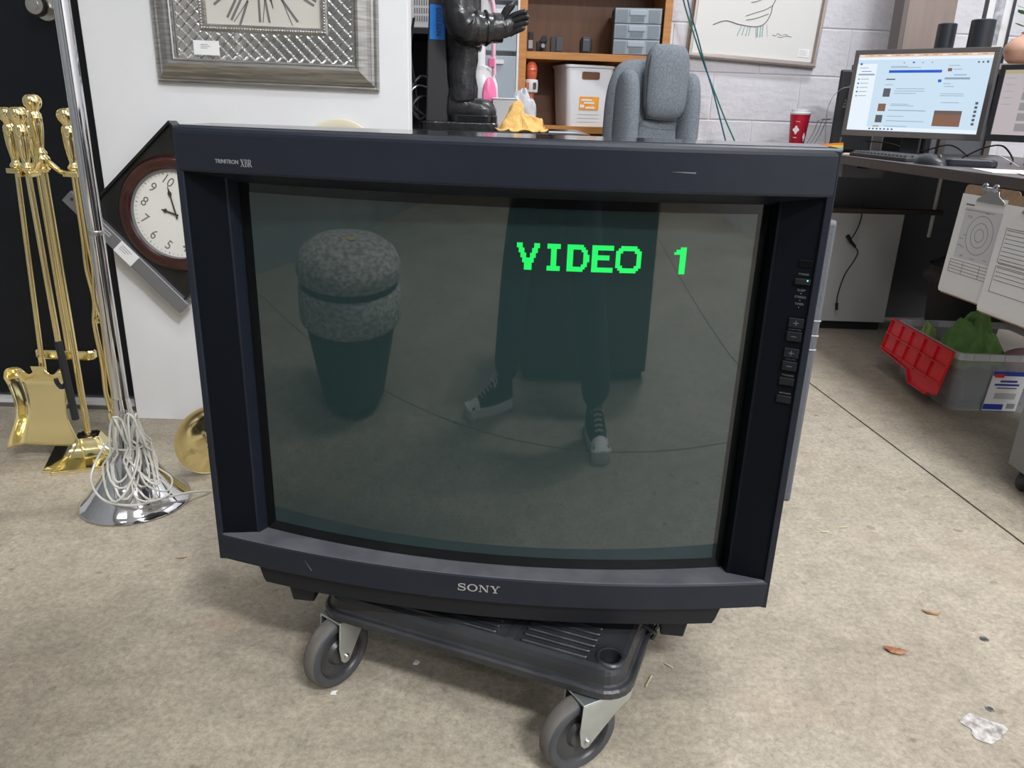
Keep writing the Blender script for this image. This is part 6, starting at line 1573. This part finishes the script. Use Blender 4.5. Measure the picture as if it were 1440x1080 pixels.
def P_(x, y, z): return (x, y+0.28, z)
# face and hair
for s in (-1, 1):
    MB().sphere(P_(s*0.032, -0.106, 1.60), 0.0125, 12, 8).build('eye', 'rubber_white', PS); MB().sphere(P_(s*0.032, -0.096, 1.599), 0.006, 8, 6).build('pupil', 'ink', PS)
    MB().sphere(P_(s*0.078, -0.19, 1.59), 0.022, 10, 8, (0.4, 0.8, 1.3)).build('ear', 'skin', PS)
MB().loft([ell(0, 0.28-0.105+dy, rx, ry, z, 10) for z, dy, rx, ry in ((1.552, 0.018, 0.016, 0.016), (1.562, 0.020, 0.017, 0.018), (1.59, 0.008, 0.010, 0.012), (1.61, 0.0, 0.007, 0.008))], smooth=True).build('nose', 'skin', PS)
MB().sphere(P_(0, -0.118, 1.525), 0.022, 12, 6, (1.1, 0.5, 0.32)).build('mouth', 'pink_stuff', PS)
MB().grid(lambda u, v: P_(0.090*math.sin(PI*0.62*v)*math.cos(2*PI*u), -0.205+0.110*math.sin(PI*0.62*v)*math.sin(2*PI*u) - (0.03 if math.sin(2*PI*u) < 0 else 0)*v, 1.625+0.105*math.cos(PI*0.62*v) - (0.09*v if math.sin(2*PI*u) < 0.1 else -0.02*v)), 28, 12).build('hair', 'hair', PS, solid=0.006)
# phone held in front of the chest, lens level with the camera
ph = thing('phone', 'black phone held by the photographer', 'phone', (0, -0.040, 0.90), 0, rot=(R(-19.6), R(1.84), 0))
MB().box((-0.075, -0.0045, -0.042), (0.075, 0.0035, 0.032)).build('phone_body', 'black_gloss', ph, bevel=0.003)
MB().lathe([(0.0, 0.001), (0.006, 0.001), (0.007, 0.0)], 16, Matrix.Translation((0.0, 0.0035, 0.0)) @ Matrix.Rotation(R(-90), 4, 'X')).build('lens', 'tv_black', ph)
for s in (-1, 1):
    hb = MB().loft([ell(s*x, 0.28+y, rx, ry, z, 12) for z, x, y, rx, ry in ((0.865, 0.098, -0.052, 0.017, 0.024), (0.885, 0.104, -0.055, 0.020, 0.030), (0.905, 0.110, -0.058, 0.021, 0.032), (0.925, 0.108, -0.058, 0.018, 0.028))], smooth=True).build('hand', 'skin', PS)
    for k in range(4):
        z = 0.868+0.017*k; L_ = (0.016, 0.024, 0.026, 0.022)[k]
        MB().tube(spline([P_(s*0.104, -0.034, z), P_(s*0.092, -0.022, z+0.001), P_(s*0.078, -0.020, z+0.002), P_(s*(0.078-L_), -0.022, z+0.002)], 4), [0.0085]*9+[0.0078, 0.0072, 0.006, 0.0035], 8).build('finger', 'skin', hb)
    MB().tube(spline([P_(s*0.106, -0.070, 0.915), P_(s*0.092, -0.072, 0.922), P_(s*0.074, -0.060, 0.920), P_(s*0.058, -0.055, 0.916)], 4), [0.0105]*9+[0.0095, 0.0085, 0.007, 0.004], 8).build('thumb', 'skin', hb)
# canvas shoes with white toe caps
def shoe(hx, hy, tx, ty):
    h = Vector((hx, hy+0.28, 0)); t = Vector((tx, ty+0.28, 0)); d = (t-h).normalized(); L_ = 0.285
    Mx = frame(t - d*L_, d, Vector((-d.y, d.x, 0)))
    W = lambda u: 0.036+0.016*math.sin(PI*min(1, u*1.15))*1.0 if u < 0.9 else 0.046*math.sqrt(max(0.0, 1-((u-0.9)/0.1)**2))+0.003
    us = [0.0, 0.04, 0.12, 0.25, 0.4, 0.55, 0.7, 0.82, 0.9, 0.95, 0.985, 1.0]
    def outline(z, k=1.0, off=0.0):
        Lp = [(u*L_, W(u)*k) for u in us]; Rp = [(u*L_, -W(u)*k) for u in us[::-1]]
        return [(x, y, z) for x, y in Rp+Lp]
    so = MB().loft([outline(0.0, 0.97), outline(0.006, 1.03), outline(0.030, 1.03), outline(0.034, 0.98)], M=Mx).build('shoe_sole', 'rubber_white', PS)
    hgt = lambda u: 0.115-0.02*u if u < 0.30 else (0.109-0.135*(u-0.30)/1.0 if u < 0.72 else max(0.036, 0.052-0.02*(u-0.72)/0.28))
    rings = []
    for u in us[:-1]:
        w = W(u)*0.96; H = hgt(u)
        rings.append([(u*L_, w*math.cos(a), 0.030+(H-0.030)*math.sin(a)) for a in [PI*i/10 for i in range(11)]])
    up = MB().loft(rings, M=Mx, smooth=True).build('shoe_upper', 'canvas_black', so)
    cap = []
    for u in (0.74, 0.80, 0.88, 0.94, 0.975, 0.995):
        w = W(u)*1.0; H = hgt(u)+0.003
        cap.append([(u*L_, w*math.cos(a), 0.030+(H-0.030)*math.sin(a)) for a in [PI*i/10 for i in range(11)]])
    MB().loft(cap, M=Mx, smooth=True).build('toe_cap', 'rubber_white', so)
    for k in range(5):
        u = 0.40+0.065*k; H = hgt(u)+0.004
        MB().tube([Mx @ Vector((u*L_, -0.020, H-0.006)), Mx @ Vector((u*L_+0.006, 0, H)), Mx @ Vector((u*L_, 0.020, H-0.006))], 0.0032, 6).build('lace', 'rubber_white', up)
    for s in (-1, 1):
        MB().tube([Mx @ Vector(p) for p in spline([(0.38*L_, 0, hgt(0.38)+0.004), (0.36*L_, s*0.024, hgt(0.38)+0.010), (0.42*L_, s*0.034, hgt(0.42)-0.004), (0.40*L_, s*0.010, hgt(0.40)+0.006)], 4)], 0.0030, 6).build('lace_bow', 'rubber_white', up)
shoe(0.270, -0.20, 0.294, 0.075); shoe(-0.205, -0.345, -0.435, -0.165)
